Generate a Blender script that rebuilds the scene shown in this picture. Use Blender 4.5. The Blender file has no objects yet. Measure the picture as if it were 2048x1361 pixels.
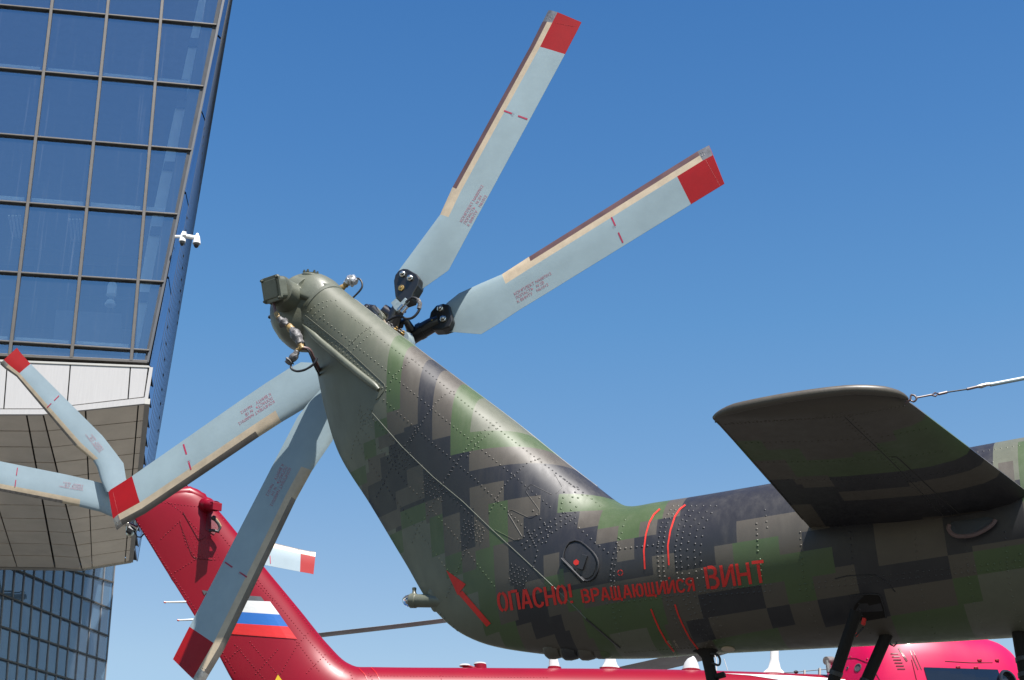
import bpy, math, random
from mathutils import Vector, Matrix
from mathutils.bvhtree import BVHTree
random.seed(7)
R = math.radians
SC = bpy.context.scene
COL = SC.collection

# ------------------------------------------------------------------ camera, world, sun, exposure
FPX, PITCH, CAMZ = 3730.0, R(27.4), 1.6
cam = bpy.data.cameras.new('camera')
cam.lens = FPX / 2048 * 36
cam.sensor_width = 36
cam.clip_end = 6000
cam_o = bpy.data.objects.new('camera', cam)
cam_o.location = (0, 0, CAMZ)
cam_o.rotation_euler = (R(90) + PITCH, 0, 0)
COL.objects.link(cam_o)
SC.camera = cam_o

SUN = Vector((0.235, -0.455, 0.857)).normalized()
world = bpy.data.worlds.new('World')
SC.world = world
world.use_nodes = True
wn = world.node_tree
sky = wn.nodes.new('ShaderNodeTexSky')
sky.sky_type = 'NISHITA'
sky.sun_disc = False
sky.sun_elevation = math.asin(SUN.z)
sky.sun_rotation = math.atan2(SUN.x, SUN.y)
sky.altitude = 0
sky.air_density = 1.0
sky.dust_density = 0.4
sky.ozone_density = 1.0
bg = wn.nodes['Background']
bg.inputs['Strength'].default_value = 0.0653
# the deep clear-air blue of the day: the sky deepens with height above the horizon, all the way round
wtc = wn.nodes.new('ShaderNodeTexCoord'); wsp = wn.nodes.new('ShaderNodeSeparateXYZ'); wcr = wn.nodes.new('ShaderNodeValToRGB')
wn.links.new(wtc.outputs['Generated'], wsp.inputs[0]); wn.links.new(wsp.outputs['Z'], wcr.inputs[0])
wcr.color_ramp.interpolation = 'LINEAR'
_e = wcr.color_ramp.elements
_e[0].position = 0.0; _e[0].color = (1.35, 1.28, 1.08, 1); _e[1].position = 1.0; _e[1].color = (.12, .36, .80, 1)
for _q, _c in ((.30, (1.44, 1.38, 1.18)), (.337, (1.25, 1.29, 1.19)), (.40, (.92, 1.17, 1.22)), (.466, (.68, 1.08, 1.24)), (.546, (.51, .93, 1.21)), (.612, (.41, .83, 1.16)), (.70, (.29, .68, 1.06)), (.83, (.19, .50, .94))):
    _x = _e.new(_q); _x.color = (*_c, 1)
wmx = wn.nodes.new('ShaderNodeMix'); wmx.data_type = 'RGBA'; wmx.blend_type = 'MULTIPLY'; wmx.inputs['Factor'].default_value = 1
wn.links.new(sky.outputs[0], wmx.inputs['A']); wn.links.new(wcr.outputs[0], wmx.inputs['B'])
wn.links.new(wmx.outputs['Result'], bg.inputs['Color'])
sl = bpy.data.lights.new('sun', 'SUN')
sl.energy = 5.0
sl.angle = R(0.5)
sl.color = (1.0, 0.955, 0.9)
so = bpy.data.objects.new('sun', sl)
so.rotation_euler = SUN.to_track_quat('Z', 'Y').to_euler()
COL.objects.link(so)
SC.view_settings.view_transform = 'Standard'
SC.view_settings.look = 'None'
SC.view_settings.exposure = 1.2
SC.view_settings.gamma = 1.0
SC.view_settings.use_curve_mapping = False

# ------------------------------------------------------------------ helpers
def tag(o, label=None, cat=None, group=None, kind=None):
    if label: o['label'] = label
    if cat: o['category'] = cat
    if group: o['group'] = group
    if kind: o['kind'] = kind
    return o

def empty(name, loc=(0, 0, 0), rz=0, parent=None):
    o = bpy.data.objects.new(name, None)
    o.empty_display_size = 0.3
    COL.objects.link(o)
    o.location = loc
    o.rotation_euler = (0, 0, rz)
    if parent: o.parent = parent
    return o

def mat(name, col, rough=0.5, metal=0.0, spec=0.5, var=0.12, scale=3.0, bump=0.0, bscale=40.0, coat=0.0, streak=None, col2=None):
    m = bpy.data.materials.new(name)
    m.use_nodes = True
    n, l = m.node_tree.nodes, m.node_tree.links
    p = n['Principled BSDF']
    p.inputs['Roughness'].default_value = rough
    p.inputs['Metallic'].default_value = metal
    p.inputs['Specular IOR Level'].default_value = spec
    p.inputs['Coat Weight'].default_value = coat
    p.inputs['Coat Roughness'].default_value = 0.08
    tc = n.new('ShaderNodeTexCoord')
    mp = n.new('ShaderNodeMapping')
    if streak: mp.inputs['Scale'].default_value = streak
    l.new(tc.outputs['Object'], mp.inputs[0])
    nz = n.new('ShaderNodeTexNoise')
    nz.inputs['Scale'].default_value = scale
    nz.inputs['Detail'].default_value = 6
    nz.inputs['Roughness'].default_value = 0.65
    l.new(mp.outputs[0], nz.inputs['Vector'])
    mx = n.new('ShaderNodeMix'); mx.data_type = 'RGBA'
    col = tuple(c * .86 for c in col)
    c2 = col2 if col2 else tuple(c * (1 - var * 2) for c in col)
    c1 = col if col2 else tuple(min(1, c * (1 + var)) for c in col)
    mx.inputs['A'].default_value = (*c1, 1)
    mx.inputs['B'].default_value = (*c2, 1)
    mr = n.new('ShaderNodeMapRange')
    mr.inputs['From Min'].default_value = 0.35
    mr.inputs['From Max'].default_value = 0.7
    l.new(nz.outputs[0], mr.inputs['Value'])
    l.new(mr.outputs[0], mx.inputs['Factor'])
    l.new(mx.outputs['Result'], p.inputs['Base Color'])
    if bump > 0:
        nb = n.new('ShaderNodeTexNoise')
        nb.inputs['Scale'].default_value = bscale
        nb.inputs['Detail'].default_value = 4
        l.new(tc.outputs['Object'], nb.inputs['Vector'])
        b = n.new('ShaderNodeBump')
        b.inputs['Strength'].default_value = bump
        b.inputs['Distance'].default_value = 0.01
        l.new(nb.outputs[0], b.inputs['Height'])
        l.new(b.outputs[0], p.inputs['Normal'])
    return m

def V(*a): return Vector(a)

def perp(d):
    d = d.normalized()
    a = V(0, 0, 1) if abs(d.z) < 0.9 else V(1, 0, 0)
    u = d.cross(a).normalized()
    return u, d.cross(u).normalized()

class MB:
    def __init__(s): s.v = []; s.f = []; s.m = []
    def add(s, vs, fs, mi=0):
        b = len(s.v); s.v += [tuple(v) for v in vs]
        s.f += [tuple(i + b for i in f) for f in fs]; s.m += [mi] * len(fs)
    def box(s, c, sx, sy, sz, ax=None, mi=0):
        c = Vector(c); ax = ax or (V(1, 0, 0), V(0, 1, 0), V(0, 0, 1))
        vs = [c + ax[0] * (i * sx / 2) + ax[1] * (j * sy / 2) + ax[2] * (k * sz / 2) for i in (-1, 1) for j in (-1, 1) for k in (-1, 1)]
        s.add(vs, [(0, 1, 3, 2), (4, 6, 7, 5), (0, 4, 5, 1), (2, 3, 7, 6), (0, 2, 6, 4), (1, 5, 7, 3)], mi)
    def bar(s, a, b, w, h, up=V(0, 0, 1), mi=0):
        a, b = Vector(a), Vector(b); d = (b - a)
        L = d.length; d.normalize(); u = d.cross(up)
        if u.length < 1e-4: u = perp(d)[0]
        u.normalize(); t = u.cross(d).normalized()
        s.box((a + b) / 2, L, w, h, (d, u, t), mi)
    def tube(s, pts, r, n=8, mi=0, caps=True):
        pts = [Vector(p) for p in pts]; k = len(pts)
        rs = r if isinstance(r, (list, tuple)) else [r] * k
        vs = []; u = None
        for i, p in enumerate(pts):
            d = (pts[min(i + 1, k - 1)] - pts[max(i - 1, 0)]).normalized()
            if u is None: u = perp(d)[0]
            u = (u - d * u.dot(d)).normalized(); w = d.cross(u)
            for j in range(n):
                a = 2 * math.pi * j / n
                vs.append(p + (u * math.cos(a) + w * math.sin(a)) * rs[i])
        fs = [(i * n + j, i * n + (j + 1) % n, (i + 1) * n + (j + 1) % n, (i + 1) * n + j) for i in range(k - 1) for j in range(n)]
        if caps: fs += [tuple(range(n - 1, -1, -1)), tuple((k - 1) * n + j for j in range(n))]
        s.add(vs, fs, mi)
    def lathe(s, o, axis, prof, n=24, mi=0, sx=1.0, sy=1.0):
        o = Vector(o); axis = Vector(axis).normalized(); u, w = perp(axis); vs = []
        for (r, h) in prof:
            for j in range(n):
                a = 2 * math.pi * j / n
                vs.append(o + axis * h + (u * math.cos(a) * sx + w * math.sin(a) * sy) * max(r, 1e-4))
        k = len(prof)
        fs = [(i * n + j, i * n + (j + 1) % n, (i + 1) * n + (j + 1) % n, (i + 1) * n + j) for i in range(k - 1) for j in range(n)]
        fs += [tuple(range(n - 1, -1, -1)), tuple((k - 1) * n + j for j in range(n))]
        s.add(vs, fs, mi)
    def dome(s, p, nrm, r, h=None, n=6, mi=0):
        h = h or r * 0.7; nrm = Vector(nrm).normalized(); u, w = perp(nrm); p = Vector(p); vs = []
        for (rr, hh) in ((1, -0.2), (0.8, 0.62)):
            for j in range(n):
                a = 2 * math.pi * j / n
                vs.append(p + nrm * (h * hh) + (u * math.cos(a) + w * math.sin(a)) * r * rr)
        vs.append(p + nrm * h)
        fs = [(j, (j + 1) % n, n + (j + 1) % n, n + j) for j in range(n)] + [(n + j, n + (j + 1) % n, 2 * n) for j in range(n)]
        s.add(vs, fs, mi)
    def prism(s, poly, ext, mi=0):
        poly = [Vector(p) for p in poly]; ext = Vector(ext); n = len(poly)
        vs = poly + [p + ext for p in poly]
        nn = V(0, 0, 0)
        for i in range(n): nn += poly[i].cross(poly[(i + 1) % n])
        fs = [tuple(range(n)), tuple(range(2 * n - 1, n - 1, -1))] + [(i, n + i, n + (i + 1) % n, (i + 1) % n) for i in range(n)]
        if nn.dot(ext) > 0: fs = [tuple(reversed(f)) for f in fs]
        s.add(vs, fs, mi)
    def build(s, name, m, parent=None, smooth=False, bevel=0, kind=None, angle=35):
        me = bpy.data.meshes.new(name)
        me.from_pydata(s.v, [], s.f)
        for x in (m if isinstance(m, (list, tuple)) else [m]): me.materials.append(x)
        if any(s.m): me.polygons.foreach_set('material_index', s.m)
        if smooth:
            me.polygons.foreach_set('use_smooth', [True] * len(me.polygons))
            try: me.set_sharp_from_angle(angle=R(angle))
            except Exception: pass
        me.update()
        o = bpy.data.objects.new(name, me); COL.objects.link(o)
        if parent: o.parent = parent
        if kind: o['kind'] = kind
        if bevel:
            b = o.modifiers.new('bevel', 'BEVEL'); b.width = bevel; b.segments = 2; b.limit_method = 'ANGLE'
        return o
    def bvh(s): return BVHTree.FromPolygons([Vector(v) for v in s.v], s.f)

class Frame:
    """A place in the world (origin and heading); turns a measured direction from the viewer into a point on a real plane or surface."""
    def __init__(s, origin, yaw):
        s.o = Vector(origin); s.yaw = yaw
        s.R = Matrix.Rotation(yaw, 3, 'Z'); s.Ri = s.R.transposed()
        s.c = s.Ri @ (Vector((0, 0, CAMZ)) - s.o)
    def dir(s, x, y):
        cx, cy = (x - 1024) / FPX, -(y - 680.5) / FPX
        d = Vector((cx, math.cos(PITCH) - math.sin(PITCH) * cy, math.sin(PITCH) + math.cos(PITCH) * cy))
        return (s.Ri @ d)
    def y(s, x, y, Y=0.0):
        d = s.dir(x, y); return s.c + d * ((Y - s.c.y) / d.y)
    def z(s, x, y, Z):
        d = s.dir(x, y); return s.c + d * ((Z - s.c.z) / d.z)
    def plane(s, x, y, p, n):
        d = s.dir(x, y); return s.c + d * ((Vector(p) - s.c).dot(n) / d.dot(n))
    def depth(s, x, y, t): return s.c + s.dir(x, y) * t
    def hit(s, bvh, x, y):
        d = s.dir(x, y).normalized(); h = bvh.ray_cast(s.c, d)
        if h[0] is None: return None, None
        n = h[1]
        if n.dot(d) > 0: n = -n
        return h[0], n

def crom(P, t):
    """Catmull-Rom through a list of tuples"""
    n = len(P); i = min(int(t), n - 2); f = t - i
    p0, p1, p2, p3 = P[max(i - 1, 0)], P[i], P[i + 1], P[min(i + 2, n - 1)]
    out = []
    for a, b, c, d in zip(p0, p1, p2, p3):
        out.append(0.5 * ((2 * b) + (c - a) * f + (2 * a - 5 * b + 4 * c - d) * f * f + (3 * b - a - 3 * c + d) * f ** 3))
    return out

def airfoil(t):
    t = max(0.0, min(1.0, t))
    return 10 * (0.2969 * math.sqrt(t) - 0.126 * t - 0.3516 * t * t + 0.2843 * t ** 3 - 0.1036 * t ** 4)

def sample_px(poly, step, closed=False):
    P = poly + ([poly[0]] if closed else []); out = []; carry = 0
    for (a, b) in zip(P, P[1:]):
        L = math.hypot(b[0] - a[0], b[1] - a[1])
        s = carry
        while s < L:
            out.append((a[0] + (b[0] - a[0]) * s / L, a[1] + (b[1] - a[1]) * s / L)); s += step
        carry = s - L
    return out

# ------------------------------------------------------------------ materials
M = {}
CAMO = {'g': (0.045, 0.069, 0.025), 'b': (0.060, 0.051, 0.039), 'k': (0.0145, 0.014, 0.0165), 'o': (0.086, 0.090, 0.063)}
M['olive'] = mat('olive_paint', (0.105, 0.112, 0.082), 0.45, var=0.12, scale=6, bump=0.12)
M['olive_d'] = mat('olive_paint_worn', (0.072, 0.076, 0.052), 0.5, var=0.15, bump=0.1)
M['blade'] = mat('blade_paint', (0.245, 0.315, 0.34), 0.42, var=0.07, scale=2.2, bump=0.03)
M['blade_dirt'] = mat('blade_paint_far', (0.23, 0.3, 0.34), 0.45, var=0.05)
M['cream'] = mat('cream_strip', (0.44, 0.355, 0.25), 0.5, var=0.08, scale=14)
M['maroon'] = mat('rubber_guard', (0.1, 0.055, 0.052), 0.42, var=0.15, scale=6)
M['steel'] = mat('worn_steel', (0.30, 0.28, 0.26), 0.42, metal=0.7, var=0.2, scale=25)
M['red'] = mat('red_tip_paint', (0.29, 0.002, 0.004), 0.5, var=0.07, scale=4, spec=0.25)
M['redmark'] = mat('red_marking', (0.6, 0.03, 0.022), 0.6, var=0.08, scale=12, spec=0.25)
M['pinkmark'] = mat('faded_red_print', (0.34, 0.13, 0.17), 0.6, var=0.1)
M['darkmark'] = mat('dark_red_line', (0.33, 0.01, 0.05), 0.6, var=0.1)
M['greymark'] = mat('faint_grey_print', (0.24, 0.27, 0.32), 0.6, var=0.1)
M['black'] = mat('black_gloss_metal', (0.012, 0.011, 0.011), 0.28, var=0.2, spec=0.6, bump=0.03)
M['rubber'] = mat('black_rubber', (0.015, 0.015, 0.018), 0.5, var=0.2)
M['darkstrut'] = mat('dark_strut_paint', (0.010, 0.008, 0.007), 0.7, spec=0.2, var=0.2, bump=0.05)
M['chrome'] = mat('bright_steel', (0.62, 0.58, 0.53), 0.25, metal=1, var=0.2, scale=60)
M['brass'] = mat('brass', (0.50, 0.33, 0.12), 0.35, metal=0.8, var=0.2, scale=40)
M['tape'] = mat('grey_tape', (0.12, 0.115, 0.115), 0.5, spec=0.35, var=0.3, scale=40, bump=0.8, bscale=35)
M['foil'] = mat('silver_foil', (0.62, 0.62, 0.64), 0.3, metal=0.6, var=0.2, scale=40, bump=0.9, bscale=45)
M['yellowish'] = mat('yellow_connector', (0.28, 0.18, 0.06), 0.5, var=0.25, scale=40)
M['grease'] = mat('machined_grey', (0.30, 0.36, 0.37), 0.35, metal=0.3, var=0.15, scale=20)
M['rosefabric'] = mat('mauve_fabric', (0.13, 0.085, 0.085), 0.8, var=0.15)
M['crimson'] = mat('crimson_paint', (0.20, 0.0018, 0.012), 0.36, spec=0.2, var=0.06, coat=0.02, scale=1.0)
M['crimson_lit'] = mat('crimson_paint_sunlit', (0.50, 0.002, 0.06), 0.42, spec=0.25, var=0.04, coat=0.05)  # crimson paint again, with full sun put into a brighter pink colour
M['guard_b'] = mat('worn_guard', (0.135, 0.115, 0.10), 0.4, metal=.3, var=0.15, scale=8)
M['lowframe'] = mat('grey_mullion', (0.17, 0.175, 0.19), 0.5, var=0.08)
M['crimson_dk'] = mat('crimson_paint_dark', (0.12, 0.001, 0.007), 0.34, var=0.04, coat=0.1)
M['white'] = mat('white_paint', (0.55, 0.55, 0.54), 0.4, var=0.03)
M['flagblue'] = mat('blue_paint', (0.008, 0.1, 0.36), 0.35, var=0.04)
M['flagred'] = mat('bright_red_paint', (0.5, 0.006, 0.005), 0.35, var=0.04)
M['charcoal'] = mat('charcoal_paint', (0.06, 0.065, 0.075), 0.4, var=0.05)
M['yellow'] = mat('yellow_paint', (0.6, 0.4, 0.01), 0.4, var=0.04)
M['grayblade'] = mat('grey_main_blade', (0.34, 0.34, 0.35), 0.45, var=0.12)
M['window'] = mat('cabin_window', (0.006, 0.012, 0.028), 0.12, spec=0.35, var=0.05)
M['frame'] = mat('bronze_mullion', (0.078, 0.07, 0.062), 0.45, metal=0.2, var=0.08, scale=6)
M['fascia'] = mat('white_cladding', (0.37, 0.36, 0.355), 0.45, var=0.035, scale=5, streak=(6, 6, 0.25))
M['trim'] = mat('pale_trim', (0.38, 0.37, 0.34), 0.45, var=0.04)
M['joint'] = mat('dark_joint', (0.03, 0.028, 0.026), 0.8, var=0.1)
M['concrete_in'] = mat('white_column_paint', (0.78, 0.84, 0.84), 0.7, var=0.04)
M['inside'] = mat('interior_dark', (0.05, 0.055, 0.065), 0.9, var=0.1)
M['inside_mid'] = mat('interior_grey', (0.10, 0.11, 0.14), 0.9, var=0.1)
M['camwhite'] = mat('white_plastic', (0.75, 0.75, 0.74), 0.35, var=0.03)
M['camdome'] = mat('smoked_dome', (0.02, 0.02, 0.025), 0.08, var=0.05)
M['apron'] = mat('apron_concrete', (0.06, 0.058, 0.054), 0.85, var=0.18, scale=0.6, bump=0.3, bscale=8)

def camo_material(name, rects, base, ua, va, P0, q=0.0235, NV=200):
    """Digital camouflage: hard edged blocks on a fixed grid of the airframe (rects: colour, u0, u1, v0, v1)."""
    NU = 255
    nrow = NV
    grid = [[base(P0[0] + (i + .5) * q, P0[1] + (j + .5) * q) for i in range(NU)] for j in range(nrow)]
    for (c, u0, u1, v0, v1) in rects:
        i0 = 0 if u0 is None else max(0, round((u0 - P0[0]) / q)); i1 = NU if u1 is None else min(NU, round((u1 - P0[0]) / q))
        j0 = 0 if v0 is None else max(0, round((v0 - P0[1]) / q)); j1 = nrow if v1 is None else min(nrow, round((v1 - P0[1]) / q))
        for j in range(j0, j1):
            for i in range(i0, i1): grid[j][i] = c
    m = bpy.data.materials.new(name); m.use_nodes = True
    n, l = m.node_tree.nodes, m.node_tree.links
    p = n['Principled BSDF']
    tc = n.new('ShaderNodeTexCoord'); sp = n.new('ShaderNodeSeparateXYZ'); l.new(tc.outputs['Object'], sp.inputs[0])
    def lin(out, off, sc):
        a = n.new('ShaderNodeMath'); a.operation = 'SUBTRACT'; l.new(out, a.inputs[0]); a.inputs[1].default_value = off
        b = n.new('ShaderNodeMath'); b.operation = 'DIVIDE'; l.new(a.outputs[0], b.inputs[0]); b.inputs[1].default_value = sc
        return b.outputs[0]
    u = lin(sp.outputs[ua], P0[0], q * 255); vv = lin(sp.outputs[va], P0[1], q)
    prev = None; last = None
    for j in range(nrow):
        row = grid[j]
        if row == last: continue
        last = row
        runs = [(0, row[0])]
        for i in range(1, NU):
            if row[i] != runs[-1][1]: runs.append((i, row[i]))
        runs = runs[:31]
        cr = n.new('ShaderNodeValToRGB'); cr.color_ramp.interpolation = 'CONSTANT'
        el = cr.color_ramp.elements
        while len(el) > 1: el.remove(el[-1])
        el[0].position = 0; el[0].color = (*CAMO[runs[0][1]], 1)
        for (i, c) in runs[1:]:
            e = el.new((i - 0.5) / 255); e.color = (*CAMO[c], 1)
        l.new(u, cr.inputs[0])
        if prev is None: prev = cr.outputs[0]; continue
        g = n.new('ShaderNodeMath'); g.operation = 'GREATER_THAN'; l.new(vv, g.inputs[0]); g.inputs[1].default_value = j
        mx = n.new('ShaderNodeMix'); mx.data_type = 'RGBA'
        l.new(g.outputs[0], mx.inputs['Factor']); l.new(prev, mx.inputs['A']); l.new(cr.outputs[0], mx.inputs['B'])
        prev = mx.outputs['Result']
    nz = n.new('ShaderNodeTexNoise'); nz.inputs['Scale'].default_value = 5; nz.inputs['Detail'].default_value = 7; nz.inputs['Roughness'].default_value = .7
    l.new(tc.outputs['Object'], nz.inputs['Vector'])
    mr = n.new('ShaderNodeMapRange'); mr.inputs['From Min'].default_value = .3; mr.inputs['From Max'].default_value = .75
    mr.inputs['To Min'].default_value = 1.06; mr.inputs['To Max'].default_value = 0.88; l.new(nz.outputs[0], mr.inputs['Value'])
    ml = n.new('ShaderNodeMix'); ml.data_type = 'RGBA'; ml.blend_type = 'MULTIPLY'; ml.inputs['Factor'].default_value = 1
    l.new(prev, ml.inputs['A']); l.new(mr.outputs[0], ml.inputs['B'])
    l.new(ml.outputs['Result'], p.inputs['Base Color'])
    mpw = n.new('ShaderNodeMapping'); mpw.inputs['Scale'].default_value = (7, 7, 1.1); l.new(tc.outputs['Object'], mpw.inputs[0])
    nw_ = n.new('ShaderNodeTexNoise'); nw_.inputs['Scale'].default_value = 2.2; nw_.inputs['Detail'].default_value = 9; nw_.inputs['Roughness'].default_value = .72
    l.new(mpw.outputs[0], nw_.inputs['Vector'])
    mrr = n.new('ShaderNodeMapRange'); mrr.inputs['From Min'].default_value = .3; mrr.inputs['From Max'].default_value = .72; mrr.inputs['To Min'].default_value = .36; mrr.inputs['To Max'].default_value = .58
    l.new(nw_.outputs[0], mrr.inputs['Value']); l.new(mrr.outputs[0], p.inputs['Roughness'])
    mrd = n.new('ShaderNodeMapRange'); mrd.inputs['From Min'].default_value = .5; mrd.inputs['From Max'].default_value = .72; mrd.inputs['To Min'].default_value = 0; mrd.inputs['To Max'].default_value = .13
    l.new(nw_.outputs[0], mrd.inputs['Value'])
    mdw = n.new('ShaderNodeMix'); mdw.data_type = 'RGBA'; l.new(mrd.outputs[0], mdw.inputs['Factor']); l.new(ml.outputs['Result'], mdw.inputs['A']); mdw.inputs['B'].default_value = (.085, .078, .066, 1)
    l.new(mdw.outputs['Result'], p.inputs['Base Color'])
    p.inputs['Specular IOR Level'].default_value = 0.45
    p.inputs['Sheen Weight'].default_value = 0.0
    n2 = n.new('ShaderNodeTexNoise'); n2.inputs['Scale'].default_value = 4.5; n2.inputs['Detail'].default_value = 1.5
    l.new(tc.outputs['Object'], n2.inputs['Vector'])
    b = n.new('ShaderNodeBump'); b.inputs['Strength'].default_value = 0.25; b.inputs['Distance'].default_value = 0.012
    l.new(n2.outputs[0], b.inputs['Height']); l.new(b.outputs[0], p.inputs['Normal'])
    return m

# ------------------------------------------------------------------ ground
g = MB(); g.add([(-900, -900, 0), (900, -900, 0), (900, 900, 0), (-900, 900, 0)], [(0, 1, 2, 3)])
tag(g.build('ground', M['apron']), kind='structure')

# ================================================================== CAMOUFLAGED HELICOPTER
YAW = R(-22)
_d = Frame((0, 0, 0), 0).dir(1000, 950)
_p = Vector((0, 0, CAMZ)) + _d * 10.3
H = Frame((_p.x, _p.y, 0), YAW)
heli = empty('helicopter', H.o, YAW)
tag(heli, 'nearest helicopter tail in green, brown and black block camouflage with red warning lettering', 'helicopter')

ST = [  # leading edge / top, trailing edge / bottom, half width, roundness
    ((690, 583), (601, 652), .160, .95), ((724, 610), (612, 690), .168, .8), ((762, 640), (634, 742), .178, .5),
    ((830, 693), (650, 818), .205, .2), ((932, 770), (680, 912), .235, .05), ((1032, 845), (742, 1012), .258, .0),
    ((1125, 920), (808, 1122), .280, .05), ((1195, 974), (872, 1224), .30, .2), ((1248, 1013), (958, 1284), .32, .5),
    ((1285, 1022), (1110, 1309), .36, .8), ((1335, 1014), (1255, 1313), .385, .95), ((1420, 1001), (1400, 1303), .40, 1.),
    ((1560, 978), (1560, 1294), .42, 1.), ((1760, 944), (1760, 1283), .445, 1.), ((1980, 904), (1980, 1270), .47, 1.),
    ((2250, 856), (2250, 1252), .505, 1.), ((2600, 790), (2600, 1232), .55, 1.)]
SP = []
for (A, B, w, b) in ST:
    a, c = H.y(*A), H.y(*B); SP.append((a.x, a.z, c.x, c.z, w, b))
NS, NT = 9, 64
SPLIT = 10 * NS + 0
body = []
for k in range((len(SP) - 1) * NS + 1):
    ax, az, bx, bz, w, b = crom(SP, k / NS); b = max(0, min(1, b)); ring = []
    for j in range(NT):
        th = 2 * math.pi * j / NT
        t = (1 - math.cos(th)) / 2
        h = (1 - b) * max(airfoil(t), 0.035) + b * abs(math.sin(th)) * (1 if b > .9 else 1)
        if j == 0 or j == NT // 2: h = 0 if b > 0.5 else (0 if j == 0 else 0.0)
        y = -w * h if math.sin(th) >= 0 else w * h
        ring.append(V(ax + (bx - ax) * t, y, az + (bz - az) * t))
    body.append(ring)
def loft_mesh(rings, cap0, cap1):
    mb = MB(); vs = [p for r in rings for p in r]; n = len(rings[0]); fs = []
    for i in range(len(rings) - 1):
        for j in range(n):
            fs.append((i * n + j, i * n + (j + 1) % n, (i + 1) * n + (j + 1) % n, (i + 1) * n + j))
    if cap0: fs.append(tuple(range(n - 1, -1, -1)))
    if cap1: fs.append(tuple((len(rings) - 1) * n + j for j in range(n)))
    mb.add(vs, fs); return mb
full = loft_mesh(body, True, True)
BV = full.bvh()
def hh(x, y):
    p, nn = H.hit(BV, x, y)
    if p is None:
        p = H.y(x, y, 0); nn = V(0, -1, 0)
    return p, nn
def X(pt): return None if pt is None else hh(*pt)[0].x
def Z(pt): return None if pt is None else hh(*pt)[0].z
CR = []
def rc(c, xl, xr, zb, zt): CR.append((c, X(xl), X(xr), Z(zb), Z(zt)))
N_ = None
# lower left olive belly, then the tall bands of the fin
rc('o', N_, (1003, 1264), N_, (926, 1181))
rc('o', N_, (861, 1075), N_, (830, 1045))
rc('o', N_, (895, 1130), N_, (867, 1119))
rc('o', N_, (929, 1165), N_, (900, 1150))
rc('b', (804, 858), (837, 851), (804, 858), N_)
rc('g', (775, 830), (804, 824), (775, 830), N_)
rc('b', (869, 878), (902, 878), (869, 881), N_)
rc('g', (902, 905), (955, 890), (904, 910), N_)
rc('g', (936, 904), N_, (937, 904), (945, 866))
rc('o', (945, 866), N_, (945, 866), N_)
rc('b', (937, 925), N_, (939, 941), (937, 904))
rc('b', (775, 830), (812, 866), (778, 878), (775, 829))
rc('b', (757, 880), (790, 880), (757, 900), (790, 850))
rc('b', (738, 930), (772, 925), (788, 945), (788, 898))
rc('b', (720, 960), (768, 975), (740, 1001), (768, 935))
rc('g', (748, 850), (777, 850), (754, 876), (775, 835))
rc('g', (727, 900), (756, 900), (730, 924), (752, 880))
rc('g', (697, 950), (736, 950), (722, 970), (731, 926))
rc('k', (740, 1000), (790, 1000), (762, 1033), (768, 958))
rc('k', (766, 955), (818, 955), (792, 980), (787, 903))
rc('k', (787, 910), (815, 910), (790, 935), (812, 880))
rc('b', (792, 1000), (850, 1000), (797, 1016), (815, 976))
rc('b', (815, 960), (850, 960), (818, 985), (845, 928))
rc('b', (851, 1000), (886, 1000), (887, 1032), (880, 997))
rc('b', (752, 1050), (803, 1050), (780, 1065), (797, 1022))
rc('g', (780, 1080), (805, 1080), (805, 1105), (802, 1062))
rc('g', (800, 1030), (855, 1030), (803, 1057), (852, 1005))
rc('g', (861, 1075), (892, 1075), (867, 1119), (857, 1042))
rc('b', (887, 1075), (923, 1075), (895, 1111), (886, 1032))
rc('g', (895, 1130), (927, 1130), (927, 1147), (924, 1104))
rc('b', (927, 1130), (956, 1130), (955, 1140), (953, 1097))
rc('b', (951, 1075), (982, 1075), (982, 1090), (1011, 1002))
rc('g', (929, 1158), (991, 1172), (963, 1181), (956, 1140))
rc('g', (964, 1217), (1002, 1229), (1003, 1258), (991, 1172))
rc('g', (956, 1130), (988, 1130), (956, 1140), (982, 1091))
rc('b', (988, 1130), (1023, 1134), (1037, 1245), (1017, 1083))
rc('b', (1023, 1190), (1034, 1205), (1037, 1245), (1032, 1170))
rc('b', (942, 978), (1010, 965), (1011, 1002), (1010, 965))
rc('b', (1011, 1002), (1083, 990), (1083, 1032), (1083, 990))
rc('g', (980, 1050), (1016, 1050), (1017, 1083), (1012, 1004))
rc('b', (1017, 1065), (1050, 1065), (1050, 1077), (1050, 1037))
rc('k', (1035, 1217), (1098, 1217), (1065, 1240), (1063, 1193))
rc('b', (1056, 1170), (1089, 1170), (1063, 1193), (1089, 1151))
rc('g', (1089, 1170), (1127, 1163), (1092, 1179), (1125, 1141))
rc('b', (1088, 1130), (1124, 1130), (1089, 1151), (1123, 1102))
rc('b', (1127, 1163), (1162, 1158), (1162, 1168), (1160, 1137))
rc('b', (1098, 1205), (1134, 1205), (1134, 1229), (1134, 1179))
rc('g', (1134, 1205), (1170, 1190), (1134, 1229), (1134, 1179))
rc('g', (998, 1262), (1037, 1264), N_, (1004, 1250))
rc('b', (1037, 1264), (1182, 1260), N_, (1065, 1240))
rc('k', (1071, 1264), (1134, 1252), (1077, 1283), (1065, 1240))
rc('k', (1112, 1280), (1150, 1280), N_, (1120, 1262))
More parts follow.
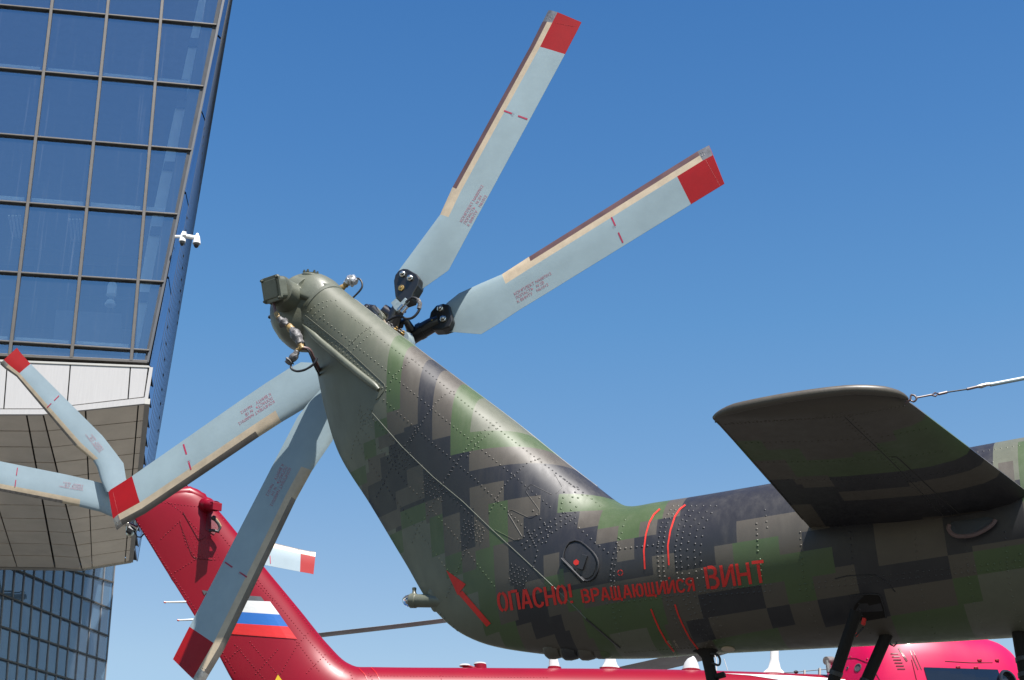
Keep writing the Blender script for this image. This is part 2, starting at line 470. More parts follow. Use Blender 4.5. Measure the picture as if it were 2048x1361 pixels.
# root of the fin and the boom
rc('g', (1122, 1015), N_, (1122, 1024), (1140, 987))
rc('k', (1330, 1010), N_, (1330, 1028), N_)
rc('b', (1160, 1040), (1205, 1040), (1160, 1057), (1162, 1020))
rc('g', (1205, 1040), (1242, 1050), (1201, 1054), (1205, 1015))
rc('b', (1197, 1070), (1240, 1065), (1196, 1091), (1241, 1049))
rc('g', (1205, 1040), (1327, 1032), (1282, 1044), N_)
rc('g', (1240, 1060), (1279, 1060), (1236, 1084), N_)
rc('b', (1279, 1060), (1317, 1055), (1275, 1076), (1322, 1037))
rc('b', (1234, 1102), (1272, 1102), (1234, 1122), (1275, 1077))
rc('b', (1329, 1030), (1367, 1025), (1366, 1031), N_)
rc('b', (1164, 1186), (1600, 1150), (1211, 1205), (1310, 1152))
rc('b', (1310, 1127), (1351, 1127), (1311, 1151), (1350, 1104))
rc('b', (1182, 1260), N_, N_, (1211, 1205))
rc('g', (1164, 1200), (1329, 1205), (1289, 1252), (1211, 1205))
rc('g', (1182, 1260), (1340, 1276), N_, (1289, 1252))
rc('o', (1220, 1276), (1305, 1276), N_, (1289, 1252))
rc('b', (1473, 1064), (1656, 1060), (1560, 1070), (1583, 1028))
rc('g', (1474, 1099), (1562, 1087), (1541, 1163), (1560, 1070))
rc('b', (1562, 1100), (1600, 1100), (1570, 1118), (1562, 1068))
rc('b', (1432, 1111), (1474, 1099), (1433, 1134), (1472, 1082))
rc('g', (1562, 1130), (1640, 1130), (1560, 1168), (1580, 1112))
rc('k', (1406, 1205), (1534, 1193), (1413, 1231), (1529, 1167))
rc('k', (1378, 1252), (1423, 1252), (1432, 1283), (1413, 1233))
rc('g', (1430, 1283), (1564, 1276), N_, (1432, 1277))
rc('k', (1546, 1240), (1588, 1240), (1555, 1263), (1581, 1210))
rc('g', (1578, 1190), (1624, 1190), (1580, 1208), (1620, 1160))
rc('g', (1572, 1120), (1660, 1120), (1662, 1150), (1658, 1098))
rc('k', (1656, 1076), (1750, 1076), (1658, 1097), N_)
rc('k', (1700, 1135), (1750, 1123), (1712, 1185), N_)
rc('b', (1750, 1123), (1891, 1088), (1750, 1133), N_)
rc('k', (1750, 1150), (1900, 1140), (1900, 1161), (1750, 1133))
rc('k', (1891, 1088), (1938, 1088), (1938, 1103), N_)
rc('b', (1893, 1120), (1943, 1135), (1943, 1157), (1938, 1103))
rc('g', (1943, 1130), N_, (1953, 1154), (1941, 1104))
rc('b', (1760, 1195), (1910, 1183), (1917, 1216), (1900, 1161))
rc('g', (1910, 1180), (1960, 1195), (1965, 1209), (1943, 1157))
rc('o', (1960, 1195), N_, N_, (1953, 1154))
rc('o', (1929, 1242), N_, N_, (1965, 1209))
rc('g', (1784, 1242), (1929, 1242), N_, (1917, 1216))
rc('k', (1634, 1218), (1772, 1226), (1643, 1252), (1760, 1180))
rc('o', (1980, 940), N_, (2040, 960), N_)
rc('b', (2000, 960), (2028, 960), (2025, 975), (2025, 920))
xk = X((837, 851)); xo = X((775, 830))
zlow = Z((1211, 1205)); xboom = X((1182, 1240))
_all = full.v
x0 = min(p[0] for p in _all) - .05; z0 = min(p[2] for p in _all) - .05
def camo_base(x, z):
    if x < xo: return 'o'
    return 'k' if (x < xboom or z > zlow) else 'b'
_rx = X((2056, 1100)); _rng = random.Random(5)
for _i in range(14):          # the pattern carries on over the boom beyond the picture
    for _j in range(12):
        _c = 'gbko'[int((math.sin(_i * .9 + _j * .5) + math.sin(_j * 1.1 - _i * .4) + 2 + _rng.random() * 1.2) * .8) % 4]
        _h = 3.0 + _j * .19
        CR.append((_c, _rx + _i * .19, _rx + (_i + 1) * .19, _h, _h + .19))
M['camo'] = camo_material('digital_camouflage', CR, camo_base, 0, 2, (x0, z0))
fin = loft_mesh(body[:SPLIT + 1], True, False).build('tail_fin', M['camo'], heli, smooth=True, angle=50)
boom = loft_mesh(body[SPLIT:], False, True).build('tail_boom', M['camo'], heli, smooth=True, angle=50)

# ---- paint: ribbons, arrow, stencil words laid on the skin
def skin_ribbon(mb, line, wpx, off=0.002, step=6, fr=H, bvh=None, mi=0):
    bvh = bvh or BV
    P = sample_px(line, step) + [line[-1]]
    prev = None
    for i, p in enumerate(P):
        q0, q1 = P[max(i - 1, 0)], P[min(i + 1, len(P) - 1)]
        dx, dy = q1[0] - q0[0], q1[1] - q0[1]; L = math.hypot(dx, dy) or 1
        nx, ny = -dy / L * wpx / 2, dx / L * wpx / 2
        a = fr.hit(bvh, p[0] + nx, p[1] + ny); b = fr.hit(bvh, p[0] - nx, p[1] - ny)
        if a[0] is None or b[0] is None: prev = None; continue
        cur = (a[0] + a[1] * off, b[0] + b[1] * off)
        if prev: mb.add([prev[0], prev[1], cur[1], cur[0]], [(0, 1, 2, 3)], mi)
        prev = cur
def skin_poly(mb, poly, off=0.002, fr=H, bvh=None, mi=0):
    bvh = bvh or BV; vs = []
    for p in poly:
        h = fr.hit(bvh, *p)
        if h[0] is None: return
        vs.append(h[0] + h[1] * off)
    mb.add(vs, [tuple(range(len(vs)))], mi)

GL = {  # stencil strokes in a unit box (x right, y up)
    'О': [[(.42, .97), (.15, .85), (.05, .6), (.05, .4), (.15, .15), (.42, .03)], [(.58, .97), (.85, .85), (.95, .6), (.95, .4), (.85, .15), (.58, .03)]],
    'П': [[(.05, 0), (.05, 1)], [(.25, .97), (.95, .97)], [(.93, .88), (.93, 0)]],
    'А': [[(0, 0), (.42, 1)], [(.55, 1), (.98, 0)], [(.3, .3), (.7, .3)]],
    'С': [[(.95, .75), (.85, .9), (.5, .99), (.15, .85), (.05, .6), (.05, .4), (.15, .15), (.5, .01), (.85, .1), (.95, .25)]],
    'Н': [[(.05, 0), (.05, 1)], [(.2, .48), (.8, .48)], [(.95, 0), (.95, 1)]],
    '!': [[(.4, 1), (.4, .3)], [(.4, .12), (.4, 0)]],
    'В': [[(.05, 0), (.05, 1)], [(.25, .97), (.65, .97), (.85, .86), (.85, .65), (.62, .54), (.25, .54)], [(.62, .52), (.93, .4), (.95, .18), (.7, .03), (.25, .03)]],
    'Р': [[(.05, 0), (.05, 1)], [(.25, .97), (.7, .97), (.92, .85), (.92, .6), (.7, .47), (.25, .47)]],
    'Щ': [[(.05, .04), (.05, 1)], [(.42, .04), (.42, 1)], [(.8, .04), (.8, 1)], [(.05, .02), (.92, .02)], [(.95, .06), (.95, -.16)]],
    'Ю': [[(.05, 0), (.05, 1)], [(.12, .5), (.35, .5)], [(.64, .98), (.42, .8), (.4, .2), (.64, .02)], [(.74, .98), (.95, .8), (.96, .2), (.74, .02)]],
    'И': [[(.05, 0), (.05, 1)], [(.14, .08), (.86, .92)], [(.95, 0), (.95, 1)]],
    'Й': [[(.05, 0), (.05, 1)], [(.14, .08), (.86, .92)], [(.95, 0), (.95, 1)], [(.35, 1.16), (.65, 1.16)]],
    'Я': [[(.93, 0), (.93, 1)], [(.75, .97), (.3, .97), (.08, .85), (.08, .62), (.3, .5), (.75, .5)], [(.5, .45), (.08, 0)]],
    'Т': [[(0, .97), (1, .97)], [(.5, .86), (.5, 0)]],
}
def word(mb, text, bl, br, up, thick, gap=.26, wide=None):
    n = len(text); tw = sum((wide or {}).get(c, 1) + gap for c in text) - gap
    x = 0
    for ch in text:
        w = (wide or {}).get(ch, 1)
        for st in GL[ch]:
            line = []
            for (u, v) in st:
                f = (x + u * w) / tw
                line.append((bl[0] + (br[0] - bl[0]) * f + up[0] * v, bl[1] + (br[1] - bl[1]) * f + up[1] * v))
            skin_ribbon(mb, line, thick, 0.0025, 4)
        x += w + gap
for (tx, bl, br, up, th, wd, lb) in (
        ('ОПАСНО!', (1000, 1224), (1148, 1206), (-6, -38), 5.6, {'!': .35}, 'red stencilled word ОПАСНО!'),
        ('ВРАЩАЮЩИЙСЯ', (1167, 1206), (1390, 1182), (-4.5, -26), 4.4, {'Щ': 1.35, 'Ю': 1.3}, 'red stencilled word ВРАЩАЮЩИЙСЯ'),
        ('ВИНТ', (1416, 1178), (1534, 1165), (-7, -43), 6.4, None, 'red stencilled word ВИНТ')):
    w_ = MB(); word(w_, tx, bl, br, up, th, .34, wd)
    tag(w_.build('warning_lettering', M['redmark'], heli), lb)
w_ = MB()
def arrow_sub():
    sh = [(978, 1251), (920, 1184)]
    for (a, b) in (((978, 1250.5), (921, 1185)),): skin_ribbon(w_, [a, b], 10.5, .0025, 5)
    tip = (893, 1141); l0, r0 = (916, 1191), (932, 1169)
    K = 6
    for k in range(K):
        f0, f1 = k / K, (k + 1) / K
        q = lambda e, f: (tip[0] + (e[0] - tip[0]) * f, tip[1] + (e[1] - tip[1]) * f)
        poly = [q(l0, f0), q(l0, f1), q(r0, f1), q(r0, f0)] if k else [tip, q(l0, f1), q(r0, f1)]
        skin_poly(w_, poly, .0028)
arrow_sub()
tag(w_.build('arrow_marking', M['redmark'], heli), 'red arrow pointing up towards the tail rotor')
for line in ([(1320, 1019), (1308, 1030), (1299, 1046), (1292, 1070), (1288, 1102), (1290, 1139)], [(1371, 1011), (1360, 1019), (1350, 1034), (1341, 1062), (1336, 1092), (1338, 1131)],
             [(1302, 1218), (1309, 1236), (1319, 1259), (1333, 1284), (1348, 1303)], [(1350, 1209), (1356, 1228), (1364, 1247), (1379, 1276), (1396, 1298)]):
    w_ = MB(); skin_ribbon(w_, line, 3.2, .0025, 4); w_.build('red_ring_marking', M['redmark'], heli)
w_ = MB()
circ = [(1241 + 5 * math.cos(a * math.pi / 8), 1146 + 5.5 * math.sin(a * math.pi / 8)) for a in range(17)]
for k in (0, 4, 8, 12): skin_ribbon(w_, circ[k:k + 4], 1.5, .003, 1.5)
w_.build('red_circle_marking', M['redmark'], heli)

# ---- rivets
rv = MB(); NR = [0]
def rivets(line, step=9.3, r=.0060, jit=.25):
    for (x, y) in sample_px(line, step):
        h = H.hit(BV, x + random.uniform(-jit, jit), y + random.uniform(-jit, jit))
        if h[0] is None: continue
        rv.dome(h[0], h[1], r * random.uniform(.92, 1.08), r * .42, 6); NR[0] += 1
def off(line, dx, dy): return [(x + dx, y + dy) for x, y in line]
# lines running along the fin
rivets([(675, 612), (810, 715), (826, 720), (928, 805), (1033, 887), (1152, 977)], 9.2)
rivets([(641, 635), (771, 740), (863, 817), (903, 850), (1037, 960), (1100, 1014)])
rivets([(767, 800), (871, 892), (948, 957), (1039, 1046), (1090, 1092)])
rivets([(725, 861), (767, 907), (812, 967), (851, 1006), (912, 1074), (989, 1174)])
rivets([(716, 880), (727, 906), (787, 995), (846, 1075), (907, 1157)])
rivets([(745, 836), (765, 859), (800, 893), (870, 962), (950, 1040)], 10)
# double row under the long lip
lip = [(606, 648), (650, 688), (700, 730), (765, 790)]
rivets(off(lip, 8, -6), 9.6); rivets(off(lip, 16, -8), 9.6)
# rows crossing the fin
for line in ([(606, 640), (616, 624), (632, 611), (650, 603), (672, 601)], [(614, 648), (626, 631), (642, 618), (660, 611)], [(621, 655), (634, 640), (650, 629)],
             [(740, 655), (722, 668), (705, 683), (691, 700)], [(749, 664), (731, 677), (714, 692), (700, 706)],
             [(826, 720), (808, 732), (790, 750), (777, 770)], [(908, 784), (888, 790), (868, 810), (850, 834), (836, 860), (820, 885)],
             [(993, 846), (968, 862), (945, 880), (922, 912), (906, 936), (895, 957)], [(1000, 853), (975, 870), (953, 888), (930, 920)],
             [(1035, 945), (1018, 960), (1005, 975), (990, 1005), (975, 1032)], [(1079, 918), (1055, 926), (1037, 942)],
             [(835, 855), (812, 888), (790, 920), (770, 960), (750, 1000)], [(905, 935), (880, 975), (855, 1030), (836, 1055), (824, 1085)],
             [(955, 1035), (930, 1100), (915, 1142), (900, 1175), (891, 1200)], [(720, 812), (716, 832), (735, 845)],
             [(735, 818), (745, 822), (728, 845), (716, 865), (706, 890), (702, 920)]): rivets(line, 9)
# doubler clusters beside the seam
for (cx, cy, nx, ny) in ((804, 912, 6, 6), (872, 972, 6, 6), (951, 1058, 6, 5), (738, 838, 4, 4), (1042, 1150, 5, 6)):
    for i in range(nx):
        for j in range(ny):
            x = cx + (i - nx / 2) * 7.5 + (j % 2) * 3.5 - j * 1.5; y = cy + (j - ny / 2) * 7 + i * 3.2
            h = H.hit(BV, x + random.uniform(-1, 1), y + random.uniform(-1, 1))
            if h[0] is not None: rv.dome(h[0], h[1], .0050, .0028, 6)
# around the fin root
for k in range(16):
    y = 1040 + k * 13; x = 1250 - 26 * math.sin(min(1, k / 12) * math.pi * .5) + (k > 9) * (k - 9) * 3
    rivets([(x, y), (x + 2, y + 4)], 9); 
for k in range(12):
    rivets([(1037 + k * 10.5, 1080 - k * 6), (1050 + k * 9, 1098 - k * 5)], 11, .007)
for q in ([(1055, 1064), (1075, 1100), (1065, 1140)], [(1066, 1022), (1100, 1060), (1090, 1090)], [(1128, 985), (1121, 1022), (1143, 1038), (1157, 1056), (1190, 1086), (1218, 1108)],
          [(1112, 947), (1150, 975), (1178, 994), (1203, 1015)], [(1240, 1098), (1290, 1093), (1330, 1086)], [(1155, 975), (1140, 1006)],
          [(1165, 990), (1148, 1002)], [(1220, 1152), (1223, 1178), (1222, 1200)], [(1227, 1153), (1231, 1180), (1226, 1206)],
          [(1214, 1208), (1260, 1203), (1310, 1198), (1345, 1192), (1395, 1186), (1440, 1179), (1545, 1170)], [(1420, 1192), (1545, 1183)],
          [(1513, 1048), (1516, 1110)], [(1520, 1120), (1524, 1168)], [(1225, 1216), (1232, 1250), (1246, 1290)], [(1237, 1076), (1226, 1110), (1220, 1150)]):
    rivets(q, 11, .007)
# frame joint bands on the boom
for (dx, st_) in ((-22, 10), (-12, 10), (14, 11), (24, 12), (38, 16), (52, 14), (64, 17)):
    line = [(1352 + dx + 16, 1012), (1340 + dx + 4, 1050), (1336 + dx, 1100), (1339 + dx + 1, 1150), (1350 + dx + 4, 1200), (1368 + dx + 8, 1250), (1392 + dx + 10, 1295)]
    rivets(line, st_, .0068)
for k in range(6):
    rivets([(1530 + 4 * k * 9, 1020 + k * 46), (1535 + 4 * k * 9, 1060 + k * 40)], 12, .006) if k < 1 else None
for x in (1600, 1700, 1830, 1930, 2010):
    rivets([(x, 1065), (x + 6, 1150), (x + 20, 1220), (x + 40, 1268)], 13, .006)
rivets([(1600, 1170), (2048, 1122)], 13, .006); rivets([(1600, 1180), (2048, 1134)], 13, .006)
rivets([(1860, 920), (2048, 890)], 12, .006); rivets([(1985, 925), (1985, 985)], 10, .006)
for (x, y) in ((2030, 1122), (2040, 1110)): rivets([(x, y), (x + 3, y)], 9, .008)
# belly line of the fin and boom edge rivets
rivets([(880, 1228), (925, 1272), (985, 1297), (1060, 1308)], 12, .008)
for k in range(24): rivets([(1250 + k * 7, 1306 - k * .5), (1252 + k * 7, 1306 - k * .5)], 8, .007)
tag(rv.build('rivet_rows', M['camo'], heli, smooth=True, angle=80), kind='stuff')

# ---- seams, lips, doublers, hatch
def skin_tube(mb, line, r, off_=0.0, step=8, n=6, fr=H, bvh=None):
    P = []
    for p in sample_px(line, step) + [line[-1]]:
        h = fr.hit(bvh or BV, *p)
        if h[0] is not None: P.append(h[0] + h[1] * off_)
    if len(P) > 1: mb.tube(P, r, n)
s_ = MB(); skin_tube(s_, [(738, 820), (747, 829), (804, 894), (867, 955), (925, 1003), (980, 1056), (1041, 1112), (1103, 1170), (1145, 1210), (1172, 1238)], .0022, .0003)
s_.build('seam_strip', M['olive'], heli, smooth=True)
s_ = MB(); skin_tube(s_, [(1172, 1238), (1200, 1262), (1240, 1296)], .006, .0)
s_.build('seam_strip', M['black'], heli, smooth=True)
s_ = MB()
P = []
for p in sample_px([(607, 650), (640, 682), (680, 716), (720, 749), (752, 774), (761, 783)], 8):
    h = H.hit(BV, *p)
    if h[0] is not None: P.append(h[0] + h[1] * 0.004)
rr = [.006 + .015 * min(1, i / 4) * min(1, (len(P) - i) / 2.5) for i in range(len(P))]
s_.tube(P, rr, 12); s_.build('fairing_lip', M['olive'], heli, smooth=True)
s_ = MB(); skin_tube(s_, [(612, 632), (640, 655), (690, 695), (770, 770), (771, 779), (757, 797), (752, 800)], .0022, .001); s_.build('skin_joint', M['olive_d'], heli, smooth=True)
s_ = MB(); skin_tube(s_, [(744, 655), (724, 666), (700, 690)], .0012, .0005); s_.build('skin_joint', M['olive_d'], heli, smooth=True)
# spine flange along the leading edge
SPN = [(700, 588), (762, 634), (830, 688), (932, 765), (1032, 840), (1110, 902), (1170, 950)]
s_ = MB(); s_.tube([r_[0] for r_ in body[6:66:3]], .0035, 6)
s_.build('spine_flange', M['camo'], heli, smooth=True)
for (line, r) in (([(1109, 953), (1109, 950), (1108, 947), (1125, 975), (1112, 988)], .003), ([(1054, 978), (1051, 983), (1079, 1021), (1078, 1028)], .0035), ([(1054, 976), (1062, 969), (1104, 990)], .0025),
                  ([(1017, 1028), (1044, 1073)], .0035), ([(1019, 1022), (1024, 1020), (1062, 1038), (1076, 1028)], .003), ([(990, 1060), (1030, 1081), (1042, 1078)], .003)):
    s_ = MB(); skin_tube(s_, line, r * .65, .0, 5); s_.build('doubler_edge', M['camo'], heli, smooth=True)
# oval access hatch
oval = [(1126, 1118), (1127, 1108), (1131, 1096), (1139, 1086), (1150, 1082), (1161, 1084), (1172, 1092), (1185, 1104), (1194, 1116), (1198, 1128), (1196, 1142), (1190, 1155), (1180, 1162), (1172, 1163), (1150, 1143)]
s_ = MB()
P = [H.hit(BV, *p) for p in sample_px(oval, 6, True)]
P = [h[0] + h[1] * .003 for h in P if h[0] is not None]; P.append(P[0]); s_.tube(P, .0048, 8)
hatch = s_.build('access_hatch', M['camo'], heli, smooth=True)
inner = [(1160 + (x - 1160) * .86, 1122 + (y - 1122) * .86) for x, y in oval]
s_ = MB(); vs = []
ce = hh(1160, 1122)
for p in inner: h = hh(*p); vs.append(h[0] + h[1] * .004)
s_.add([ce[0] + ce[1] * .008] + vs, [(0, i + 1, (i + 1) % len(vs) + 1) for i in range(len(vs))])
s_.build('hatch_lid', M['camo'], hatch, smooth=True, angle=60)
s_ = MB(); skin_tube(s_, [(1125, 1119), (1170, 1163)], .005, .012); skin_tube(s_, [(1126, 1127), (1163, 1165)], .003, .006); s_.build('hatch_hinge', M['rubber'], hatch, smooth=True)
s_ = MB(); a, b = hh(1162, 1140), hh(1172, 1112); s_.bar(a[0] + a[1] * .012, b[0] + b[1] * .012, .035, .01, a[1]); s_.build('hatch_latch', M['rubber'], hatch, bevel=.002)
s_ = MB(); c_ = hh(1156, 1127)
pl = [(1150, 1129), (1151, 1124), (1156, 1121), (1161, 1125), (1160, 1131), (1154, 1133)]
s_.prism([hh(*p)[0] + c_[1] * .014 for p in pl], c_[1] * .004); s_.build('red_tab', M['redmark'], hatch)
# faint stains / drain louvres under the fin
s_ = MB(); bl = [H.y(x, y, -.02) for x, y in ((1092, 1310), (1125, 1314), (1158, 1315), (1192, 1314), (1222, 1309))]
for i in range(4):
    m_ = (bl[i] + bl[i + 1]) / 2
    s_.lathe(m_ - V(.047, 0, -.045), V(1, 0, 0), [(.045, 0), (.058, .015), (.062, .045), (.058, .08), (.045, .093)], 20, 0, 1.0, 1.0)
s_.build('ribbed_belly_fairing', M['camo'], heli, smooth=True)

# ---- tail light
tl = MB(); a = hh(872, 1200)[0] + V(.02, .03, 0); b = H.y(822, 1202, a.y); d = (b - a).normalized(); L = (b - a).length
tl.lathe(a, d, [(.052, -.04), (.040, .0), (.036, .04), (.036, L - .035), (.040, L - .03), (.040, L), (.037, L + .004)], 24)
lamp = tl.build('tail_light', M['olive'], heli, smooth=True)
mg = bpy.data.materials.new('clear_glass'); mg.use_nodes = True
pg = mg.node_tree.nodes['Principled BSDF']; pg.inputs['Transmission Weight'].default_value = 1; pg.inputs['Roughness'].default_value = .02; pg.inputs['IOR'].default_value = 1.45
_n = mg.node_tree.nodes.new('ShaderNodeTexNoise'); _n.inputs['Scale'].default_value = 30
_r = mg.node_tree.nodes.new('ShaderNodeMapRange'); _r.inputs['To Min'].default_value = .02; _r.inputs['To Max'].default_value = .12
mg.node_tree.links.new(_n.outputs[0], _r.inputs['Value']); mg.node_tree.links.new(_r.outputs[0], pg.inputs['Roughness'])
t2 = MB(); t2.lathe(b, d, [(.034, 0), (.034, .012), (.029, .03), (.018, .044), (.002, .05)], 20); t2.build('lens', mg, lamp, smooth=True)
t2 = MB(); t2.lathe(b, d, [(.016, -.002), (.016, .012), (.01, .024), (.002, .026)], 12); t2.build('bulb', M['chrome'], lamp, smooth=True)
t2 = MB(); q = b - d * .0; q = q + V(.018, 0, .035); t2.lathe(q, V(0, 0, 1), [(.022, -.01), (.012, .008), (.010, .022), (.012, .026), (.012, .036)], 14); t2.build('cable_gland', M['olive'], lamp, smooth=True)
t2 = MB()
h1, h2 = hh(858, 1180), hh(872, 1218)
c_ = (h1[0] + h2[0]) / 2; t2.lathe(c_ + V(.0, .01, 0), (h1[1] + h2[1]), [(.062, -.02), (.058, .006), (.045, .012), (.02, .014)], 24, 0, .6, 1.15); t2.build('light_fairing', M['olive'], lamp, smooth=True)

# ---- gearbox on top of the fin
gb = H.y(613, 619); S_ = V(0, -1, 0)
g1 = MB()
g1.lathe(gb, V(0, 1, 0), [(.02, -.135), (.10, -.13), (.165, -.115), (.205, -.085), (.232, -.03), (.243, .03), (.243, .10), (.225, .13), (.21, .18), (.16, .25), (.10, .3), (.1, .42)], 40)
gear = g1.build('gearbox', M['olive'], heli, smooth=True, angle=50)
g2 = MB(); ax = V(-.50, -.86, .06).normalized(); ce = gb + V(-.06, -.075, .035)
bc = H.y(549, 577, -.30)
ax = (bc - ce).normalized(); L = (bc - ce).length
g2.lathe(ce, ax, [(.135, -.03), (.135, .015), (.115, .02), (.10, .05), (.092, L * .6), (.095, L * .8), (.085, L * .82)], 32)
g2.build('input_housing', M['olive'], gear, smooth=True)
fa = V(-.34, -.86, -.36).normalized(); upv = (V(0, 0, 1) - fa * fa.z).normalized(); upv = (upv + fa.cross(upv) * -.12).normalized(); rt = fa.cross(upv)
g3 = MB(); bc2 = H.y(541, 579, -.33)
def rsq(c, h, r, n=5):
    out = []
    for (sx, sy, a0) in ((1, 1, 0), (-1, 1, 90), (-1, -1, 180), (1, -1, 270)):
        for k in range(n + 1):
            a = R(a0 + 90 * k / n); out.append(c + rt * (sx * (h - r) + r * math.cos(a)) + upv * (sy * (h - r) + r * math.sin(a)))
    return out
g3.prism(rsq(bc2 - fa * .07, .070, .03), fa * .05); g3.prism(rsq(bc2 - fa * .0195, .078, .02), fa * .016); g3.prism(rsq(bc2 - fa * .003, .056, .015), fa * .006)
g3.build('square_cover', M['olive'], gear, bevel=.004)
for sx in (-1, 1):
    for sy in (-1, 1):
        g4 = MB(); g4.lathe(bc2 - fa * .005 + rt * sx * .063 + upv * sy * .063, fa, [(.011, 0), (.011, .008), (.007, .009), (.007, .016)], 8); g4.build('bolt', M['olive_d'], gear)
# webs bridging to the fin neck, with dark hollows between
na = H.y(590, 597, 0); nb_ = H.y(658, 621, 0); ndr = (nb_ - na).normalized(); nu = V(0, -1, 0); nw = ndr.cross(nu).normalized(); rings_ = []
for i in range(25):
    u = i / 24; c = na.lerp(nb_, u); ring = []
    for j in range(72):
        a = 2 * math.pi * j / 72
        r = .163 - .008 * u - .05 * max(0, .3 - u)
        band = max(0.0, 1 - ((u - .60) / .26) ** 2) ** .5
        aa = a if a < math.pi else a - 2 * math.pi
        lob = max(max(0.0, 1 - ((aa - c0) / .33) ** 2) ** .5 for c0 in (-.52, .50, 1.5, -1.5))
        r -= .07 * band * lob
        ring.append(c + (nu * math.cos(a) + nw * math.sin(a)) * r)
    rings_.append(ring)
loft_mesh(rings_, True, True).build('neck', M['olive'], gear, smooth=True, angle=60)
g5 = MB(); rc_ = H.y(648, 619); e = (H.y(705, 585) - H.y(600, 652)); 
dd = (H.y(830, 755) - H.y(655, 620)).normalized(); g5.lathe(rc_, dd, [(.15, -.012), (.163, -.01), (.165, .012), (.155, .02)], 40); g5.build('neck_ring', M['olive'], gear, smooth=True)
tp = H.y(622, 542, -.06); nt = (tp - gb).normalized()
g6 = MB(); g6.lathe(gb + nt * .200, nt, [(.056, 0), (.056, .012), (.048, .018), (.048, .024), (.02, .026)], 24); plate = g6.build('cover_plate', M['olive'], gear, smooth=True)
u_, w__ = perp(nt)
for k in range(6):
    a = k * math.pi / 3; g7 = MB(); g7.lathe(gb + nt * .222 + (u_ * math.cos(a) + w__ * math.sin(a)) * .040, nt, [(.009, 0), (.009, .010), (.006, .011), (.006, .018)], 6); g7.build('nut', M['olive_d'], plate)
for k in range(5):
    a = k / 4
    q = H.y(541 + 20 * a, 634 + 31 * a, .02); g7 = MB(); g7.dome(q, V(-.7, -.4, -.5), .013, .018, 6); g7.build('nut', M['rubber'], gear)
# wrapped cable bundle on the left of the gearbox
def wrap(name, pts, rs, m, parent=gear, n=12, jag=.25):
    s = MB(); P = []; RR = []
    K = (len(pts) - 1) * 4
    for k in range(K + 1):
        c = crom([tuple(p) for p in pts], k / 4); P.append(V(*c)); i = k / 4; j = min(int(i), len(rs) - 2); r = rs[j] + (rs[j + 1] - rs[j]) * (i - j)
        RR.append(r * random.uniform(1 - jag, 1 + jag))
    s.tube(P, RR, n)
    for i in range(len(s.v)):
        x, y, z = s.v[i]; s.v[i] = (x + random.uniform(-1, 1) * jag * .012, y + random.uniform(-1, 1) * jag * .012, z + random.uniform(-1, 1) * jag * .012)
    return s.build(name, m, parent, smooth=True, angle=40)
Yc = -.27
wrap('cable', [H.y(546, 598, Yc), H.y(548, 612, Yc), H.y(552, 628, Yc)], [.009, .009, .01], M['maroon'], jag=.05)
wrap('connector', [H.y(552, 627, Yc), H.y(557, 636, Yc)], [.014, .014], M['yellowish'], jag=.1)
wrap('tape_wrap', [H.y(559, 638, Yc), H.y(567, 646, Yc), H.y(577, 652, Yc)], [.018, .026, .022], M['tape'])
wrap('connector', [H.y(576, 651, Yc), H.y(584, 661, Yc)], [.022, .022], M['yellowish'], jag=.15)
wrap('tape_wrap', [H.y(584, 660, Yc), H.y(593, 672, Yc), H.y(600, 686, Yc), H.y(602, 692, Yc)], [.022, .032, .026, .012], M['tape'])
wrap('connector', [H.y(601, 690, Yc), H.y(605, 698, Yc)], [.018, .016], M['yellowish'], jag=.15)
wrap('connector', [H.y(602, 696, Yc), H.y(594, 702, Yc)], [.016, .014], M['yellowish'], jag=.15)
wrap('tape_wrap', [H.y(595, 702, Yc), H.y(588, 714, Yc), H.y(580, 722, Yc), H.y(576, 728, Yc)], [.014, .022, .026, .018], M['tape'])
wrap('cable', [H.y(582, 729, Yc), H.y(583, 738, Yc), H.y(595, 743, Yc), H.y(612, 739, Yc), H.y(628, 728, Yc), H.y(634, 716, Yc)], [.007] * 6, M['rubber'], jag=.03)
wrap('cable', [H.y(604, 696, Yc), H.y(618, 700, Yc + .03), H.y(626, 715, Yc + .08), H.y(636, 735, Yc + .17), H.y(646, 752, Yc + .30)], [.012, .012, .011, .012, .012], M['maroon'], jag=.08)
wrap('cable', [H.y(604, 694, Yc), H.y(616, 701, Yc + .02), H.y(624, 718, Yc + .06), H.y(632, 738, Yc + .14), H.y(648, 765, Yc + .32)], [.006] * 5, M['rubber'], jag=.03)
# sensor with foil wrap on the right
wrap('foil_wrap', [H.y(693, 569, .12), H.y(699, 562, .12), H.y(707, 562, .12), H.y(712, 565, .12)], [.018, .032, .034, .016], M['foil'])
wrap('connector', [H.y(678, 580, .12), H.y(687, 574, .12), H.y(694, 568, .12)], [.020, .020, .016], M['yellowish'], jag=.2)
wrap('cable', [H.y(709, 558, .12), H.y(718, 558, .12), H.y(724, 566, .12), H.y(723, 577, .12), H.y(712, 590, .12), H.y(697, 604, .12)], [.006] * 6, M['rubber'], jag=.03)
s_ = MB()
for (x, y, r) in ((668, 572, .016), (675, 586, .02), (664, 580, .014), (684, 590, .012)): s_.lathe(H.y(x, y, .08), V(.5, -.6, .6), [(r, -.02), (r, .01), (r * .6, .012), (r * .6, .022)], 8)
s_.build('sensor_fittings', M['olive_d'], gear)
s_ = MB(); s_.bar(H.y(672, 584, .10), H.y(694, 596, .12), .05, .02); s_.build('bracket', M['olive'], gear, bevel=.003)

